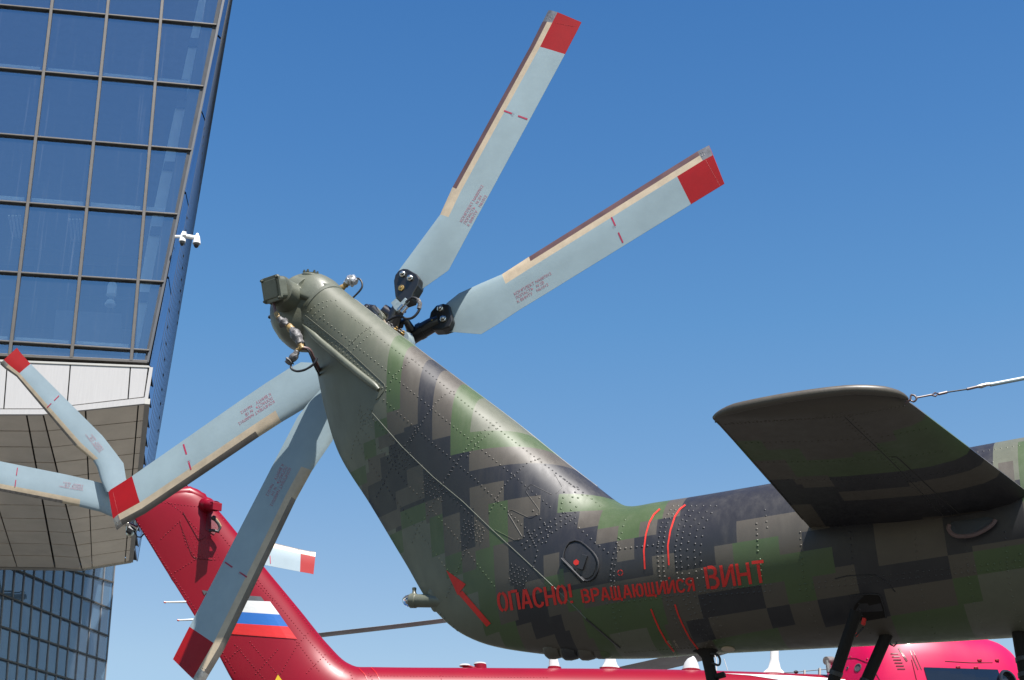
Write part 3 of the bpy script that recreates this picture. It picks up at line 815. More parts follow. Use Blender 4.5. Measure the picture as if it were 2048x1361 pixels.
# ---- tail rotor: two crossed pairs on the far side
rotor_hub = H.y(770, 684, .62)
hb = MB()
hb.lathe(H.y(752, 668, .30), V(0, 1, 0), [(.09, -.2), (.09, .1), (.06, .12), (.06, .36), (.10, .38), (.10, .50), (.05, .52)], 24)
hub = hb.build('rotor_hub', M['black'], heli, smooth=True)
def part(name, m, parent, fn, **k):
    s = MB(); fn(s); return s.build(name, m, parent, **k)
part('arm', M['black'], hub, lambda s: s.tube([H.y(810, 592, .56), H.y(800, 612, .56), H.y(784, 646, .57), H.y(762, 690, .58)], [.05, .043, .047, .05], 18), smooth=True)
part('arm', M['black'], hub, lambda s: s.tube([H.y(880, 644, .80), H.y(862, 652, .80), H.y(820, 676, .80), H.y(770, 705, .80)], [.046, .05, .052, .052], 18), smooth=True)
part('collar', M['black'], hub, lambda s: s.tube([H.y(846, 660.5, .80), H.y(838, 665, .80)], [.056, .056], 20), smooth=True)
part('damper', M['black'], hub, lambda s: s.tube([H.y(756, 640, .60), H.y(772, 626, .60), H.y(793, 640, .60)], [.03, .052, .045], 16), smooth=True)
part('counterweight', M['olive'], hub, lambda s: s.prism([H.y(*p, .50) for p in ((743, 618), (752, 612), (762, 622), (767, 632), (765, 641), (757, 650), (745, 640))], V(0, .08, 0)), bevel=.006)
part('counterweight_arm', M['black'], hub, lambda s: s.tube([H.y(731, 616, .5), H.y(745, 620, .5), H.y(756, 632, .52)], [.026, .034, .03], 14), smooth=True)
part('pitch_link', M['black'], hub, lambda s: s.tube([H.y(793, 655, .70), H.y(802, 648, .70), H.y(812, 642, .70), H.y(822, 660, .76)], [.025, .028, .024, .03], 12), smooth=True)
part('pitch_link', M['rubber'], hub, lambda s: s.tube([H.y(775, 655, .45), H.y(800, 672, .5), H.y(825, 690, .62)], [.03, .034, .026], 12), smooth=True)
part('bracket_plate', M['grease'], hub, lambda s: s.prism([H.y(*p, .47) for p in ((782, 606), (792, 597), (800, 605), (812, 604), (794, 623), (790, 620))], V(0, .008, 0)))
part('clamp', M['grease'], hub, lambda s: s.bar(H.y(793, 623, .45), H.y(815, 600, .45), .03, .03, V(0, 1, 0)), bevel=.003)
part('clamp_bolt', M['chrome'], hub, lambda s: [s.bar(H.y(796, 622, .42), H.y(807, 610, .42), .02, .02, V(0, 1, 0)), s.bar(H.y(803, 626, .42), H.y(814, 613, .42), .022, .02, V(0, 1, 0))], bevel=.003)
part('clamp_block', M['maroon'], hub, lambda s: s.bar(H.y(807, 624, .43), H.y(810, 621, .43), .02, .02, V(0, 1, 0)))
part('hose', M['rubber'], hub, lambda s: s.tube([V(*crom([tuple(H.y(*p, .44)) for p in ((812, 605), (824, 596), (836, 600), (840, 612), (836, 625), (825, 636), (812, 638), (800, 633), (786, 636), (772, 644))], k / 3)) for k in range(28)], .0085, 8), smooth=True)
part('hose_sleeve', M['tape'], hub, lambda s: s.tube([H.y(836, 600, .44), H.y(840, 608, .44), H.y(838, 618, .44)], .014, 10), smooth=True)
part('lug', M['cream'], hub, lambda s: s.prism([H.y(*p, .25) for p in ((762, 650), (768, 639), (774, 649), (769, 655))], V(0, .01, 0)))
for (x, y, c) in ((775, 650, 'chrome'), (781, 654, 'tape'), (791, 660, 'brass'), (800, 664, 'chrome'), (805, 668, 'brass'), (735, 616, 'chrome')):
    part('fitting', M[c], hub, lambda s: s.lathe(H.y(x, y, .30), V(.6, -.4, .6), [(.014, -.02), (.014, .008), (.008, .01), (.008, .02)], 8))
part('swashplate', M['grease'], hub, lambda s: s.lathe(H.y(806, 688, .50), V(.1, 1, 0), [(.07, -.05), (.08, .0), (.06, .05)], 20), smooth=True)

TXT = bpy.data.curves.new('print_source', 'FONT')
def text_polys(body, size=1.0):
    TXT.body = body; TXT.size = size; TXT.space_line = 1.0; TXT.resolution_u = 2
    o = bpy.data.objects.new('print_source', TXT); COL.objects.link(o)
    dg = bpy.context.evaluated_depsgraph_get(); dg.update()
    me = bpy.data.meshes.new_from_object(o.evaluated_get(dg))
    vs = [(v.co.x, v.co.y) for v in me.vertices]; fs = [tuple(p.vertices) for p in me.polygons]
    bpy.data.objects.remove(o); bpy.data.meshes.remove(me)
    return vs, fs
def print_text(fr, bvh, body, o, e1, e2, name, m, parent, off_=.0012):
    vs, fs = text_polys(body); out = []
    for (u, v) in vs:
        h = fr.hit(bvh, o[0] + e1[0] * u + e2[0] * v, o[1] + e1[1] * u + e2[1] * v)
        if h[0] is None: h = (fr.y(o[0] + e1[0] * u + e2[0] * v, o[1] + e1[1] * u + e2[1] * v, 0), V(0, -1, 0))
        out.append(h[0] + h[1] * off_)
    s = MB(); s.add(out, fs); return s.build(name, m, parent)

PROF = [(0.0, 0.0), (0.04, .50), (0.09, .82), (0.275, 1.0), (0.42, .95), (0.62, .66), (0.82, .32), (1.0, .05)]  # chord fraction, half thickness
def blade(fr, parent, Y, stn, tipi, capi, stripi, guardi, lean, name='rotor_blade', label=None, th=.019, gw=.09, cols=('blade', 'cream', 'maroon', 'red', 'steel'), k_line=None, texts=(), body_from=0):
    """stn: (leading px, trailing px) from root to tip; indices mark where tip paint, cap, strip and guard begin"""
    prof = [(0.0, 0.0), (gw * .42, .52), (gw, .84), (gw + .15, 1.0)] + PROF[4:]
    secs = []
    for (le, te) in stn:
        a = fr.y(*le, Y - lean); b = fr.y(*te, Y + lean)
        ch = (b - a); nrm = V(ch.z, 0, -ch.x).cross(ch).normalized() if False else None
        d = ch.normalized()
        secs.append((a, b))
    span = (secs[-1][0] - secs[1][0]).normalized()
    rings = []
    for i, (a, b) in enumerate(secs):
        ch = b - a; nr = ch.cross(span).normalized()
        if nr.y > 0: nr = -nr
        top = [a + ch * c + nr * (th * h) for c, h in prof]
        bot = [a + ch * c - nr * (th * h) for c, h in prof[1:]]
        rings.append((top, bot))
    ns = len(PROF)
    root = empty(name, (0, 0, 0), 0, parent) if False else None
    parts = {k: MB() for k in ('body', 'strip', 'guard', 'tip', 'cap')}
    def cell(i, j, side):
        A, B = rings[i][side], rings[i + 1][side]
        if side == 0: return [A[j], A[j + 1], B[j + 1], B[j]]
        a0 = rings[i][0][0] if j == 0 else A[j - 1]; b0 = rings[i + 1][0][0] if j == 0 else B[j - 1]
        return [a0, b0, B[j], A[j]]
    for i in range(len(rings) - 1):
        for j in range(ns - 1):
            for side in (0, 1):
                if i >= capi and j < 3: k = 'cap'
                elif i >= guardi and j < 2: k = 'guard'
                elif i >= stripi and j < 3: k = 'strip'
                elif i >= tipi: k = 'tip'
                else: k = 'body'
                parts[k].add(cell(i, j, side), [(0, 1, 2, 3)])
        # trailing edge closure
        k = 'tip' if i >= tipi else 'body'
        parts[k].add([rings[i][0][-1], rings[i + 1][0][-1], rings[i + 1][1][-1], rings[i][1][-1]], [(0, 3, 2, 1)])
    loop = rings[-1][0] + list(reversed(rings[-1][1]))
    parts['tip'].add(loop, [tuple(range(len(loop)))])
    loop = rings[0][0] + list(reversed(rings[0][1]))
    parts['body'].add(loop, [tuple(range(len(loop) - 1, -1, -1))])
    allm = MB()
    for p in parts.values(): allm.add(p.v, p.f)
    bv = allm.bvh()
    def weld(mb):
        idx = {}; nv = []; mp = []
        for v in mb.v:
            key = tuple(round(c, 5) for c in v)
            if key not in idx: idx[key] = len(nv); nv.append(v)
            mp.append(idx[key])
        mb.v = nv; mb.f = [tuple(mp[i] for i in f) for f in mb.f]
        keep = [f for f in mb.f if len(set(f)) == len(f)]; mb.f = keep; mb.m = [0] * len(keep); return mb
    o = weld(parts['body']).build(name, M[cols[0]], parent, smooth=True, angle=28)
    if label: o['label'] = label
    for k, nm, c in (('strip', 'cream_strip', cols[1]), ('guard', 'edge_guard', cols[2]), ('tip', 'tip', cols[3]), ('cap', 'tip_cap', cols[4])):
        if parts[k].f: weld(parts[k]).build(nm, M[c], o, smooth=True, angle=28)
    return o, bv, rings

def at(a, b, f): return (a[0] + (b[0] - a[0]) * f, a[1] + (b[1] - a[1]) * f)
DATA = '%s\nЛОПАСТЬ   N %s\nК ВИНТУ    N61012'
YI, YO = .56, .82
B1s = [((790, 553), (838, 583)), ((800, 538), (897, 541)), ((855, 464), (926, 487)), ((880, 430), (943, 455)), ((905, 375), (966, 413)), ((1061, 92), (1130, 109)), ((1085, 44), (1155, 61)), ((1097, 21), (1163, 45))]
B2s = [((893, 607), (899, 664)), ((918, 587), (962, 669)), ((962, 567), (995, 649)), ((1004, 549), (1036, 622)), ((1058, 514), (1090, 589)), ((1345, 334), (1382, 409)), ((1395, 303), (1436, 376)), ((1418, 291), (1449, 368))]
B3s = [((690, 770), (650, 727)), ((640, 800), (602, 725)), ((600, 823), (577, 738)), ((563, 845), (530, 768)), ((518, 874), (480, 802)), ((290, 1028), (264, 953)), ((246, 1051), (221, 980)), ((234, 1061), (217, 985))]
B4s = [((700, 815), (645, 775)), ((680, 848), (618, 805)), ((665, 882), (595, 835)), ((624, 942), (552, 918)), ((592, 1000), (528, 965)), ((448, 1300), (379, 1254)), ((418, 1350), (353, 1305)), ((404, 1374), (346, 1319))]
def stripe(fr, bv, o, a, b, d, txt, dark=False):
    for (f0, f1) in ((0, .34), (.60 if not dark else .66, 1)):
        s = MB(); skin_ribbon(s, [at(a, b, f0), at(a, b, f1)], 3.2, .0012, 6, fr, bv); s.build('balance_stripe', M['darkmark'], o)
o1, v1, r1 = blade(H, heli, YI, B1s, 5, 6, 3, 4, .014, gw=.15, label='tail rotor blade pointing steeply up')
o2, v2, r2 = blade(H, heli, YO, B2s, 5, 6, 3, 4, .002, gw=.15, label='tail rotor blade pointing up to the right')
o3, v3, r3 = blade(H, heli, YO, B3s, 5, 6, 3, 4, -.006, gw=.125, cols=('blade', 'cream', 'guard_b', 'red', 'steel'), label='tail rotor blade pointing down to the left')
o4, v4, r4 = blade(H, heli, YI, B4s, 5, 6, 3, 4, .012, gw=.10, cols=('blade', 'cream', 'guard_b', 'red', 'steel'), label='tail rotor blade pointing steeply down')
def svec(p, q, L): d = math.hypot(q[0] - p[0], q[1] - p[1]); return ((q[0] - p[0]) / d * L, (q[1] - p[1]) / d * L)
for (o, v, o0, dd, up, num, sa, sb, nm) in (
        (o1, v1, (924, 446), (.51, -.86), (-.87, -.49), '2Н', (1008, 222), (1055, 239), (1029, 229)),
        (o2, v2, (1029, 592), (.87, -.50), (-.38, -.92), '2В', (1223, 435), (1246, 486), (1231, 455)),
        (o3, v3, (548, 800), (-.84, .54), (.45, .89), '1В', (382, 940), (367, 889), (375, 921)),
        (o4, v4, (578, 935), (-.45, .89), (.88, .47), '1Н', (494, 1155), (450, 1125), (476, 1147))):
    e1 = (dd[0] * 8.2, dd[1] * 8.2); e2 = (up[0] * 8.2, up[1] * 8.2)
    print_text(H, v, DATA % ('КОМПЛЕКТ NA007012', num), o0, e1, e2, 'data_lettering', M['pinkmark'], o)
    stripe(H, v, o, sa, sb, dd, num, o is o4)
    f = 7.5
    print_text(H, v, '02', (nm[0] - dd[0] * 5 + up[0] * 1 , nm[1] - dd[1] * 5), (dd[0] * f, dd[1] * f), (up[0] * f, up[1] * f), 'number_lettering', M['greymark'], o)
# red paint ridge near each tip
for (o, v, a, b) in ((o1, v1, (1108, 46), (1150, 54)), (o2, v2, (1411, 320), (1440, 372)), (o3, v3, (226, 985), (240, 1044)), (o4, v4, (352, 1308), (392, 1344))):
    s = MB(); skin_tube(s, [a, b], .0007, .0, 8, 5, H, v); s.build('paint_ridge', M['red'], o, smooth=True)
# cap screws
for (o, v, c, u, w) in ((o1, v1, (1098, 35), (5, 2), (-2, 5)), (o2, v2, (1405, 308), (4, -2), (2, 4)), (o3, v3, (237, 1046), (5, -3), (2, 5)), (o4, v4, (407, 1340), (4, 2), (-2, 4))):
    s = MB()
    for i in (-.6, .6):
        for j in (-.6, .6):
            h = H.hit(v, c[0] + u[0] * i + w[0] * j, c[1] + u[1] * i + w[1] * j)
            if h[0] is not None: s.dome(h[0], h[1], .004, .003)
    s.build('cap_screws', M['chrome'], o)
# root fittings
def fitting(o, Y, poly, bolts, brass):
    s = MB(); s.prism([H.y(*p, Y) for p in poly], V(0, .085, 0)); f = s.build('root_fitting', M['black'], o, bevel=.008)
    for (x, y) in bolts:
        s = MB(); s.lathe(H.y(x, y, Y), V(0, -1, 0), [(.022, 0), (.022, .010), (.016, .012), (.014, .024), (.006, .027)], 8); s.build('bolt', M['chrome'], f)
    s = MB(); s.lathe(H.y(*brass, Y), V(0, -1, 0), [(.020, 0), (.020, .008), (.016, .010), (.008, .010), (.007, .018)], 18); s.build('brass_cap', M['brass'], f, smooth=True)
fitting(o1, YI - .05, [(787, 562), (790, 550), (797, 541), (806, 537), (815, 538), (834, 549), (839, 557), (836, 572), (827, 587), (822, 600), (804, 606), (790, 594), (788, 575)], [(806, 549), (821, 557)], (803, 577))
fitting(o2, YO - .05, [(857, 640), (861, 624), (872, 611), (886, 607), (897, 609), (903, 630), (905, 642), (899, 654), (884, 659), (866, 660), (855, 652)], [(881, 618), (887, 639)], (866, 643))

# ---- horizontal stabilizer
zs = H.y(1800, 1030, -.42).z
zr = zs
def SZ(x, y): return H.z(x, y, zr)
teT, leT = SZ(1432, 842), SZ(1812, 800)
teR, leR = SZ(1612, 1046), SZ(2062, 990)
def stab_outline(f):   # f 0 root .. 1 tip
    a = teR.lerp(teT, f); b = leR.lerp(leT, f); return a, b
# carry the root in to the boom side
inn = (teR - teT).normalized()
ext = (-(teR.y) - .36) / inn.y if abs(inn.y) > 1e-3 else 0
teI = teR + (teR - teT) * ((-.34 - teR.y) / (teR.y - teT.y)); leI = leR + (leR - leT) * ((-.34 - leR.y) / (leR.y - leT.y))
SPR = [(0, 0), (.02, .42), (.08, .75), (.2, .98), (.35, 1), (.6, .75), (.85, .33), (1, .05)]
def stab_ring(te, le, th):
    ch = te - le
    up_ = [le + ch * c + V(0, 0, th * h) for c, h in SPR]; lo = [le + ch * c - V(0, 0, th * h) for c, h in SPR[1:-1]]
    return up_ + [te - V(0, 0, th * .05)] + list(reversed(lo))
srings = [stab_ring(teI, leI, .065), stab_ring(teR, leR, .063)]
for f in (.25, .5, .75, .93): srings.append(stab_ring(*[p for p in stab_outline(f)], .063 - .012 * f))
tipA = stab_outline(1.0); srings.append(stab_ring(SZ(1426, 838), SZ(1812, 801), .048))
ctr = lambda a, b, f: a.lerp(b, f)
srings.append(stab_ring(SZ(1425, 836), SZ(1800, 797), .046)); srings.append(stab_ring(SZ(1435, 831), SZ(1780, 791), .038)); srings.append(stab_ring(SZ(1460, 824), SZ(1750, 786), .022)); srings.append(stab_ring(SZ(1520, 812), SZ(1700, 785), .005))
sm = loft_mesh(srings, True, True)
SB = sm.bvh()
SR = []
def sp(pt): return None if pt is None else SZ(*pt)
def sr(c, xl, xr, y0, y1):
    SR.append((c, None if xl is None else sp(xl).x, None if xr is None else sp(xr).x, None if y0 is None else sp(y0).y, None if y1 is None else sp(y1).y))
def z12(x, y): return (1400 + x / 3.16, 740 + y / 3.16)
# local y grows inboard; each block: x range, y range
sr('g', None, None, z12(300, 433), z12(400, 700))
sr('b', None, z12(390, 455), None, z12(300, 433))
sr('b', z12(390, 455), z12(640, 490), None, z12(500, 474))
sr('b', z12(640, 490), z12(965, 480), None, z12(800, 510))
sr('b', z12(965, 480), z12(1100, 415), None, z12(1000, 455))
sr('b', z12(1095, 410), z12(1240, 340), None, z12(1180, 385))
sr('b', z12(1240, 340), None, None, z12(1300, 308))
sr('b', None, z12(575, 600), z12(400, 560), z12(560, 715))
sr('b', z12(575, 600), z12(830, 670), z12(650, 645), z12(700, 715))
sr('b', z12(830, 670), None, z12(1100, 700), z12(950, 785))
sr('b', z12(1330, 650), None, z12(1500, 610), z12(950, 785))
sr('k', None, z12(600, 700), z12(500, 680), z12(600, 845))
sr('k', z12(600, 700), z12(830, 750), z12(700, 715), z12(700, 985))
sr('k', z12(830, 750), None, z12(1000, 788), z12(1000, 915))
sr('b', None, z12(740, 900), z12(620, 845), None)
sr('b', z12(1050, 945), None, z12(1200, 915), None)
sr('b', z12(1420, 880), z12(1800, 860), z12(1500, 845), None)
sx0 = min(p[0] for p in sm.v) - .05; sy0 = min(p[1] for p in sm.v) - .05
M['camo_s'] = camo_material('stabilizer_camouflage', SR, lambda x, y: 'g' if y < sp(z12(500, 680)).y else 'k', 0, 1, (sx0, sy0), q=.0235, NV=120)
stab = sm.build('stabilizer', M['camo_s'], heli, smooth=True, angle=50)
srv = MB()
def sriv(line, step, r=.0055):
    for p in sample_px(line, step):
        h = H.hit(SB, *p)
        if h[0] is not None: srv.dome(h[0], h[1], r, r * .6)
for line, st_ in (([z12(160, 345), z12(870, 300), z12(1020, 280), z12(1300, 225)], 8), ([z12(200, 335), z12(700, 310), z12(900, 270)], 17), ([z12(290, 463), z12(860, 447), z12(1080, 432)], 12), ([z12(1150, 425), z12(1460, 365)], 13),
                  ([z12(390, 585), z12(900, 578), z12(1160, 562)], 12), ([z12(1290, 552), z12(1560, 510)], 13), ([z12(480, 695), z12(1050, 690), z12(1280, 675)], 12), ([z12(1420, 668), z12(1680, 625)], 13),
                  ([z12(950, 300), z12(1250, 600), z12(1640, 960)], 8), ([z12(910, 320), z12(1200, 600), z12(1580, 980)], 8), ([z12(100, 330), z12(640, 940)], 5)):
    sriv(line, st_)
tag(srv.build('rivet_rows', M['camo_s'], stab, smooth=True, angle=80), kind='stuff')
for line, r in (([z12(918, 302), z12(1210, 580), z12(1590, 975)], .0018), ([z12(1210, 550), z12(1245, 550), z12(1480, 770), z12(1710, 975)], .0028)):
    s = MB(); skin_tube(s, line, r, .0, 10, 5, H, SB); s.build('panel_joint', M['joint'], stab)
# trailing edge tab line and root boot
s = MB(); skin_tube(s, [z12(110, 330), z12(400, 650), z12(650, 945)], .004, .0, 10, 5, H, SB); s.build('trailing_bead', M['camo_s'], stab, smooth=True)
bt = [(1899, 1050), (1897, 1058), (1904, 1068), (1918, 1073), (1945, 1071), (1968, 1061), (1984, 1050), (1991, 1040)]
s = MB(); s.tube([V(*crom([tuple(H.y(*p, -.50)) for p in bt], k / 3)) for k in range(22)], .010, 10); s.build('boot_ring', M['rosefabric'], stab, smooth=True)
s = MB(); P = [H.y(*p, -.495) for p in bt] + [H.y(1975, 1034, -.47), H.y(1905, 1044, -.47)]; s.prism(P, V(0, .03, 0)); s.build('boot', M['inside'], stab)
RIM = [(1428, 836), (1440, 828), (1470, 817), (1530, 804), (1600, 792), (1690, 781), (1750, 781), (1795, 788), (1814, 798)]
s = MB(); Pr = [V(*crom([tuple(SZ(*p)) for p in RIM], k / 3)) for k in range(25)]
s.tube(Pr, [.008 + .013 * min(1, k / 6, (24 - k) / 5) for k in range(25)], 12); s.build('tip_rim', M['camo_s'], stab, smooth=True)
# antenna wire from the tip
s = MB(); a = SZ(1820, 797); yA = a.y
s.tube([V(*crom([tuple(H.y(*p, yA)) for p in ((1822, 790), (1830, 792), (1833, 799), (1827, 804), (1821, 800), (1822, 791))], k / 2)) for k in range(11)], .0042, 8); s.build('eye_ring', M['maroon'], stab, smooth=True)
def AY(x, y, f): return H.y(x, y, yA + f * .5)
s = MB(); s.tube([AY(1833, 796, 0), AY(1864, 790, .05)], .0042, 8); s.tube([AY(1811, 807, 0), AY(1822, 799, 0)], .005, 6); s.build('turnbuckle', M['maroon'], stab, smooth=True)
s = MB(); s.tube([AY(1864, 791, .05), AY(1870, 786, .06), AY(1877, 788, .07), AY(1871, 793, .06), AY(1864, 791, .05)], .0035, 6); s.build('thimble', M['maroon'], stab, smooth=True)
s = MB(); s.tube([AY(1877, 789, .07), AY(1894, 785, .1)], .006, 8); s.build('wire_sleeve', M['maroon'], stab, smooth=True)
s = MB(); s.tube([AY(1894, 785, .1), AY(1934, 779, .15)], .003, 6); s.build('wire', M['rubber'], stab)
s = MB(); s.tube([AY(1934, 779, .15), AY(1955, 774, .18)], .006, 8); s.build('wire_sleeve', M['maroon'], stab, smooth=True)
s = MB(); s.tube([AY(1953, 774, .18), AY(1962, 773, .2), AY(1972, 770, .21), AY(1983, 769, .22)], [.005, .010, .008, .006], 8); s.build('shackle', M['steel'], stab, smooth=True)
s = MB(); s.tube([AY(1980, 770, .22), AY(2048, 757, .32), AY(2700, 640, 1.2)], .0085, 10); s.build('antenna_rod', M['blade'], stab, smooth=True)

# ---- struts and masts under the boom
def strut(pa, Ya, pb, Yb, r, name='tail_strut', label=None):
    s = MB(); a, b = H.y(*pa, Ya), H.y(*pb, Yb); s.tube([a, a.lerp(b, .5), b], [r, r, r * .92], 16); o = s.build(name, M['darkstrut'], heli, smooth=True)
    for f in (.45, .62, .8):
        q = a.lerp(b, f); s = MB(); d = (b - a).normalized(); s.lathe(q, d, [(r * 1.02, -.012), (r * 1.12, -.01), (r * 1.12, .01), (r * 1.02, .012)], 16); s.build('cable_tie', M['rubber'], o, smooth=True)
    if label: o['label'] = label
    return o
st1 = strut((1713, 1222), -.40, (1622, 1500), -.25, .029)
st2 = strut((1779, 1258), -.05, (1672, 1500), -.1, .030)
a, b = H.y(1622, 1495, -.25), H.y(1672, 1500, -.1)
s = MB(); s.lathe((a + b) / 2 - V(0, 0, .05), V(-.2, 0, -1), [(.05, 0), (.14, .03), (.16, .07), (.1, .1)], 20); s.build('tail_skid', M['darkstrut'], heli, smooth=True)
s = MB(); cpts = [(1700, 1240), (1710, 1210), (1728, 1192), (1755, 1188), (1760, 1196), (1770, 1225), (1770, 1236), (1735, 1242)]
s.prism([hh(*p)[0] + V(0, -.004, -.002) for p in cpts], V(0, .02, .01)); s.build('strut_socket', M['darkstrut'], heli, bevel=.003)
s = MB(); skin_tube(s, [(1700, 1192), (1735, 1188), (1760, 1189), (1768, 1212), (1772, 1236)], .0035, .002); s.build('socket_rim', M['rubber'], heli, smooth=True)
s = MB(); skin_tube(s, [(1670, 1158), (1695, 1152), (1748, 1150), (1775, 1165), (1790, 1184)], .0025, .001); s.build('skin_joint', M['rubber'], heli, smooth=True)
s = MB(); q = hh(1728, 1236); s.bar(q[0] + q[1] * .05, q[0] + q[1] * .05 + V(.01, 0, .03), .02, .015); q = hh(1712, 1256); s.bar(q[0] + q[1] * .05, q[0] + q[1] * .05 + V(.012, 0, .012), .012, .012); s.build('red_flag_pin', M['redmark'], st1)
s = MB(); q = hh(1728, 1240); p2 = hh(1712, 1256); s.tube([q[0] + q[1] * .05, p2[0] + p2[1] * .05], .005, 6); s.build('safety_cord', M['rubber'], st1)
s = MB(); s.tube([H.y(1781, 1284, -.1), H.y(1781, 1290, -.1), H.y(1788, 1293, -.1), H.y(1793, 1288, -.1), H.y(1793, 1283, -.1)], .004, 8); s.build('tie_down_ring', M['rubber'], heli, smooth=True)
strut((2033, 1240), 0, (2062, 1420), 0, .032, 'whip_mount')
s = MB(); a = H.y(1416, 1300, 0)
def mast_ring(p, lx, ly): return [V(p.x + lx * math.cos(t * math.pi / 10), p.y + ly * math.sin(t * math.pi / 10), p.z) for t in range(20)]
mr_ = [mast_ring(H.y(1415, 1296, 0), .10, .05), mast_ring(H.y(1414, 1304, 0), .055, .035), mast_ring(H.y(1415, 1315, 0), .032, .022), mast_ring(H.y(1420, 1340, 0), .030, .02), mast_ring(H.y(1428, 1372, 0), .034, .02), mast_ring(H.y(1440, 1420, 0), .036, .02)]
ms = loft_mesh(mr_, True, True).build('blade_antenna', M['darkstrut'], heli, smooth=True)
s = MB(); s.tube([V(*crom([tuple(H.y(*p, -.02)) for p in ((1421, 1308), (1432, 1309), (1439, 1316), (1440, 1326), (1436, 1331), (1424, 1326))], k / 3)) for k in range(16)], .006, 8); s.build('cable_loop', M['rubber'], ms, smooth=True)
s = MB(); s.bar(H.y(1432, 1354, -.02), H.y(1450, 1349, -.02), .035, .022); s.build('junction_box', M['darkstrut'], ms, bevel=.003)
s = MB(); s.lathe(hh(1456, 1298)[0] + V(0, 0, -.0), hh(1456, 1298)[1], [(.034, -.01), (.034, .004), (.02, .006)], 20); s.build('drain_plate', M['cream'], heli, smooth=True)
# tiny stencilled service text under the boom
for (t_, o0) in (('ВИД С ХВОСТА', (1334, 1282)), ('20 КГС', (1346, 1281))):
    print_text(H, BV, t_, o0, (2.6, 4.9), (4.6, -2.2), 'service_lettering', M['cream'], heli, .002)

# ================================================================== RED HELICOPTER BEHIND
RY = R(13)
_d = Frame((0, 0, 0), 0).dir(560, 1300)
_p = Vector((0, 0, CAMZ)) + _d * 21.0
K = Frame((_p.x, _p.y, 0), RY)
rh = empty('helicopter', K.o, RY)
tag(rh, 'glossy crimson helicopter parked behind with a white, blue and red flag on its fin', 'helicopter')
RS = [((374, 975), (262, 1022), .07, .6), ((402, 984), (270, 1040), .11, .25), ((442, 1028), (302, 1092), .12, .1), ((475, 1068), (328, 1135), .125, .05), ((530, 1137), (372, 1205), .13, .0), ((600, 1222), (430, 1298), .15, .05), ((655, 1290), (490, 1395), .2, .3),
      ((700, 1331), (600, 1470), .3, .8), ((760, 1337), (740, 1500), .38, 1), ((1000, 1339), (1000, 1515), .43, 1), ((1300, 1342), (1300, 1540), .5, 1), ((1480, 1347), (1480, 1560), .55, 1), ((1600, 1352), (1600, 1580), .6, 1), ((1700, 1356), (1700, 1620), .7, 1)]
RP = []
for (A, B, w, b) in RS:
    a, c = K.y(*A), K.y(*B); RP.append((a.x, a.z, c.x, c.z, w, b))
rb = []
for k in range((len(RP) - 1) * 6 + 1):
    ax, az, bx, bz, w, b = crom(RP, k / 6); b = max(0, min(1, b)); ring = []
    for j in range(40):
        th = 2 * math.pi * j / 40; t = (1 - math.cos(th)) / 2; h = (1 - b) * max(airfoil(t), .035) + b * abs(math.sin(th))
        if j in (0, 20): h = 0
        ring.append(V(ax + (bx - ax) * t, (-w if math.sin(th) >= 0 else w) * h, az + (bz - az) * t))
    rb.append(ring)
rfull = loft_mesh(rb, True, True); RBV = rfull.bvh()
loft_mesh(rb[:43], True, False).build('tail_fin', M['crimson'], rh, smooth=True, angle=50)
loft_mesh(rb[42:], False, True).build('tail_boom', M['crimson'], rh, smooth=True, angle=50)
r2v = MB()
def rriv(line, step=6.5, r=.0085):
    for p in sample_px(line, step):
        h = K.hit(RBV, *p)
        if h[0] is not None: r2v.dome(h[0], h[1], r, r * .6, 5)
for line in ([(305, 1003), (380, 1012), (400, 1014)], [(330, 1000), (360, 1022), (395, 1060), (420, 1090)], [(275, 1045), (330, 1130), (395, 1225), (470, 1345)], [(360, 1042), (318, 1082)], [(405, 1110), (345, 1148)], [(402, 1020), (470, 1105), (530, 1178), (600, 1262), (660, 1330)],
             [(360, 1045), (372, 1090), (395, 1118), (435, 1120)], [(380, 1048), (400, 1082)], [(415, 1000), (440, 1030), (455, 1050)], [(560, 1180), (600, 1230), (640, 1280), (690, 1340)], [(545, 1200), (505, 1160)], [(620, 1262), (595, 1290), (560, 1350)],
             [(590, 1280), (640, 1345)], [(470, 1290), (530, 1361)], [(500, 1285), (560, 1355)], [(650, 1310), (610, 1350)], [(700, 1345), (706, 1361)], [(735, 1342), (745, 1361)], [(480, 1298), (450, 1325)], [(555, 1300), (510, 1350)], [(730, 1352), (1100, 1356)], [(880, 1346), (883, 1361)]):
    rriv(line)
for i in range(7):
    for j in range(9): rriv([(372 + i * 8 + j * 2.5, 1072 + j * 6 + i * 1.0)] * 2 if False else [(372 + i * 8 + j * 2.5, 1072 + j * 6), (373 + i * 8 + j * 2.5, 1072.5 + j * 6)], 5, .006)
tag(r2v.build('rivet_rows', M['crimson'], rh, smooth=True, angle=80), kind='stuff')
def rpoly(poly, m, name, off_=.006):
    # subdivide as strips between left and right borders
    s = MB(); a0, b0, b1, a1 = poly; n = 8
    for i in range(n):
        for j in range(3):
            q = lambda u, v: at(at(a0, b0, u), at(a1, b1, u), v)
            skin_poly(s, [q(i / n, j / 3), q((i + 1) / n, j / 3), q((i + 1) / n, (j + 1) / 3), q(i / n, (j + 1) / 3)], off_, K, RBV)
    return s.build(name, m, rh)
rpoly([(484, 1191), (522, 1194), (529, 1204), (480, 1201)], M['charcoal'], 'flag_grey_band')  # dark grey paint above and left of the flag stripes
rpoly([(404, 1181), (417, 1183), (412, 1187), (409, 1191)], M['charcoal'], 'flag_grey_band')
rpoly([(452, 1200), (540, 1204), (559, 1230), (444, 1222)], M['white'], 'flag_stripe', .007)
rpoly([(444, 1222), (559, 1230), (576, 1254), (436, 1245)], M['flagblue'], 'flag_stripe', .007)
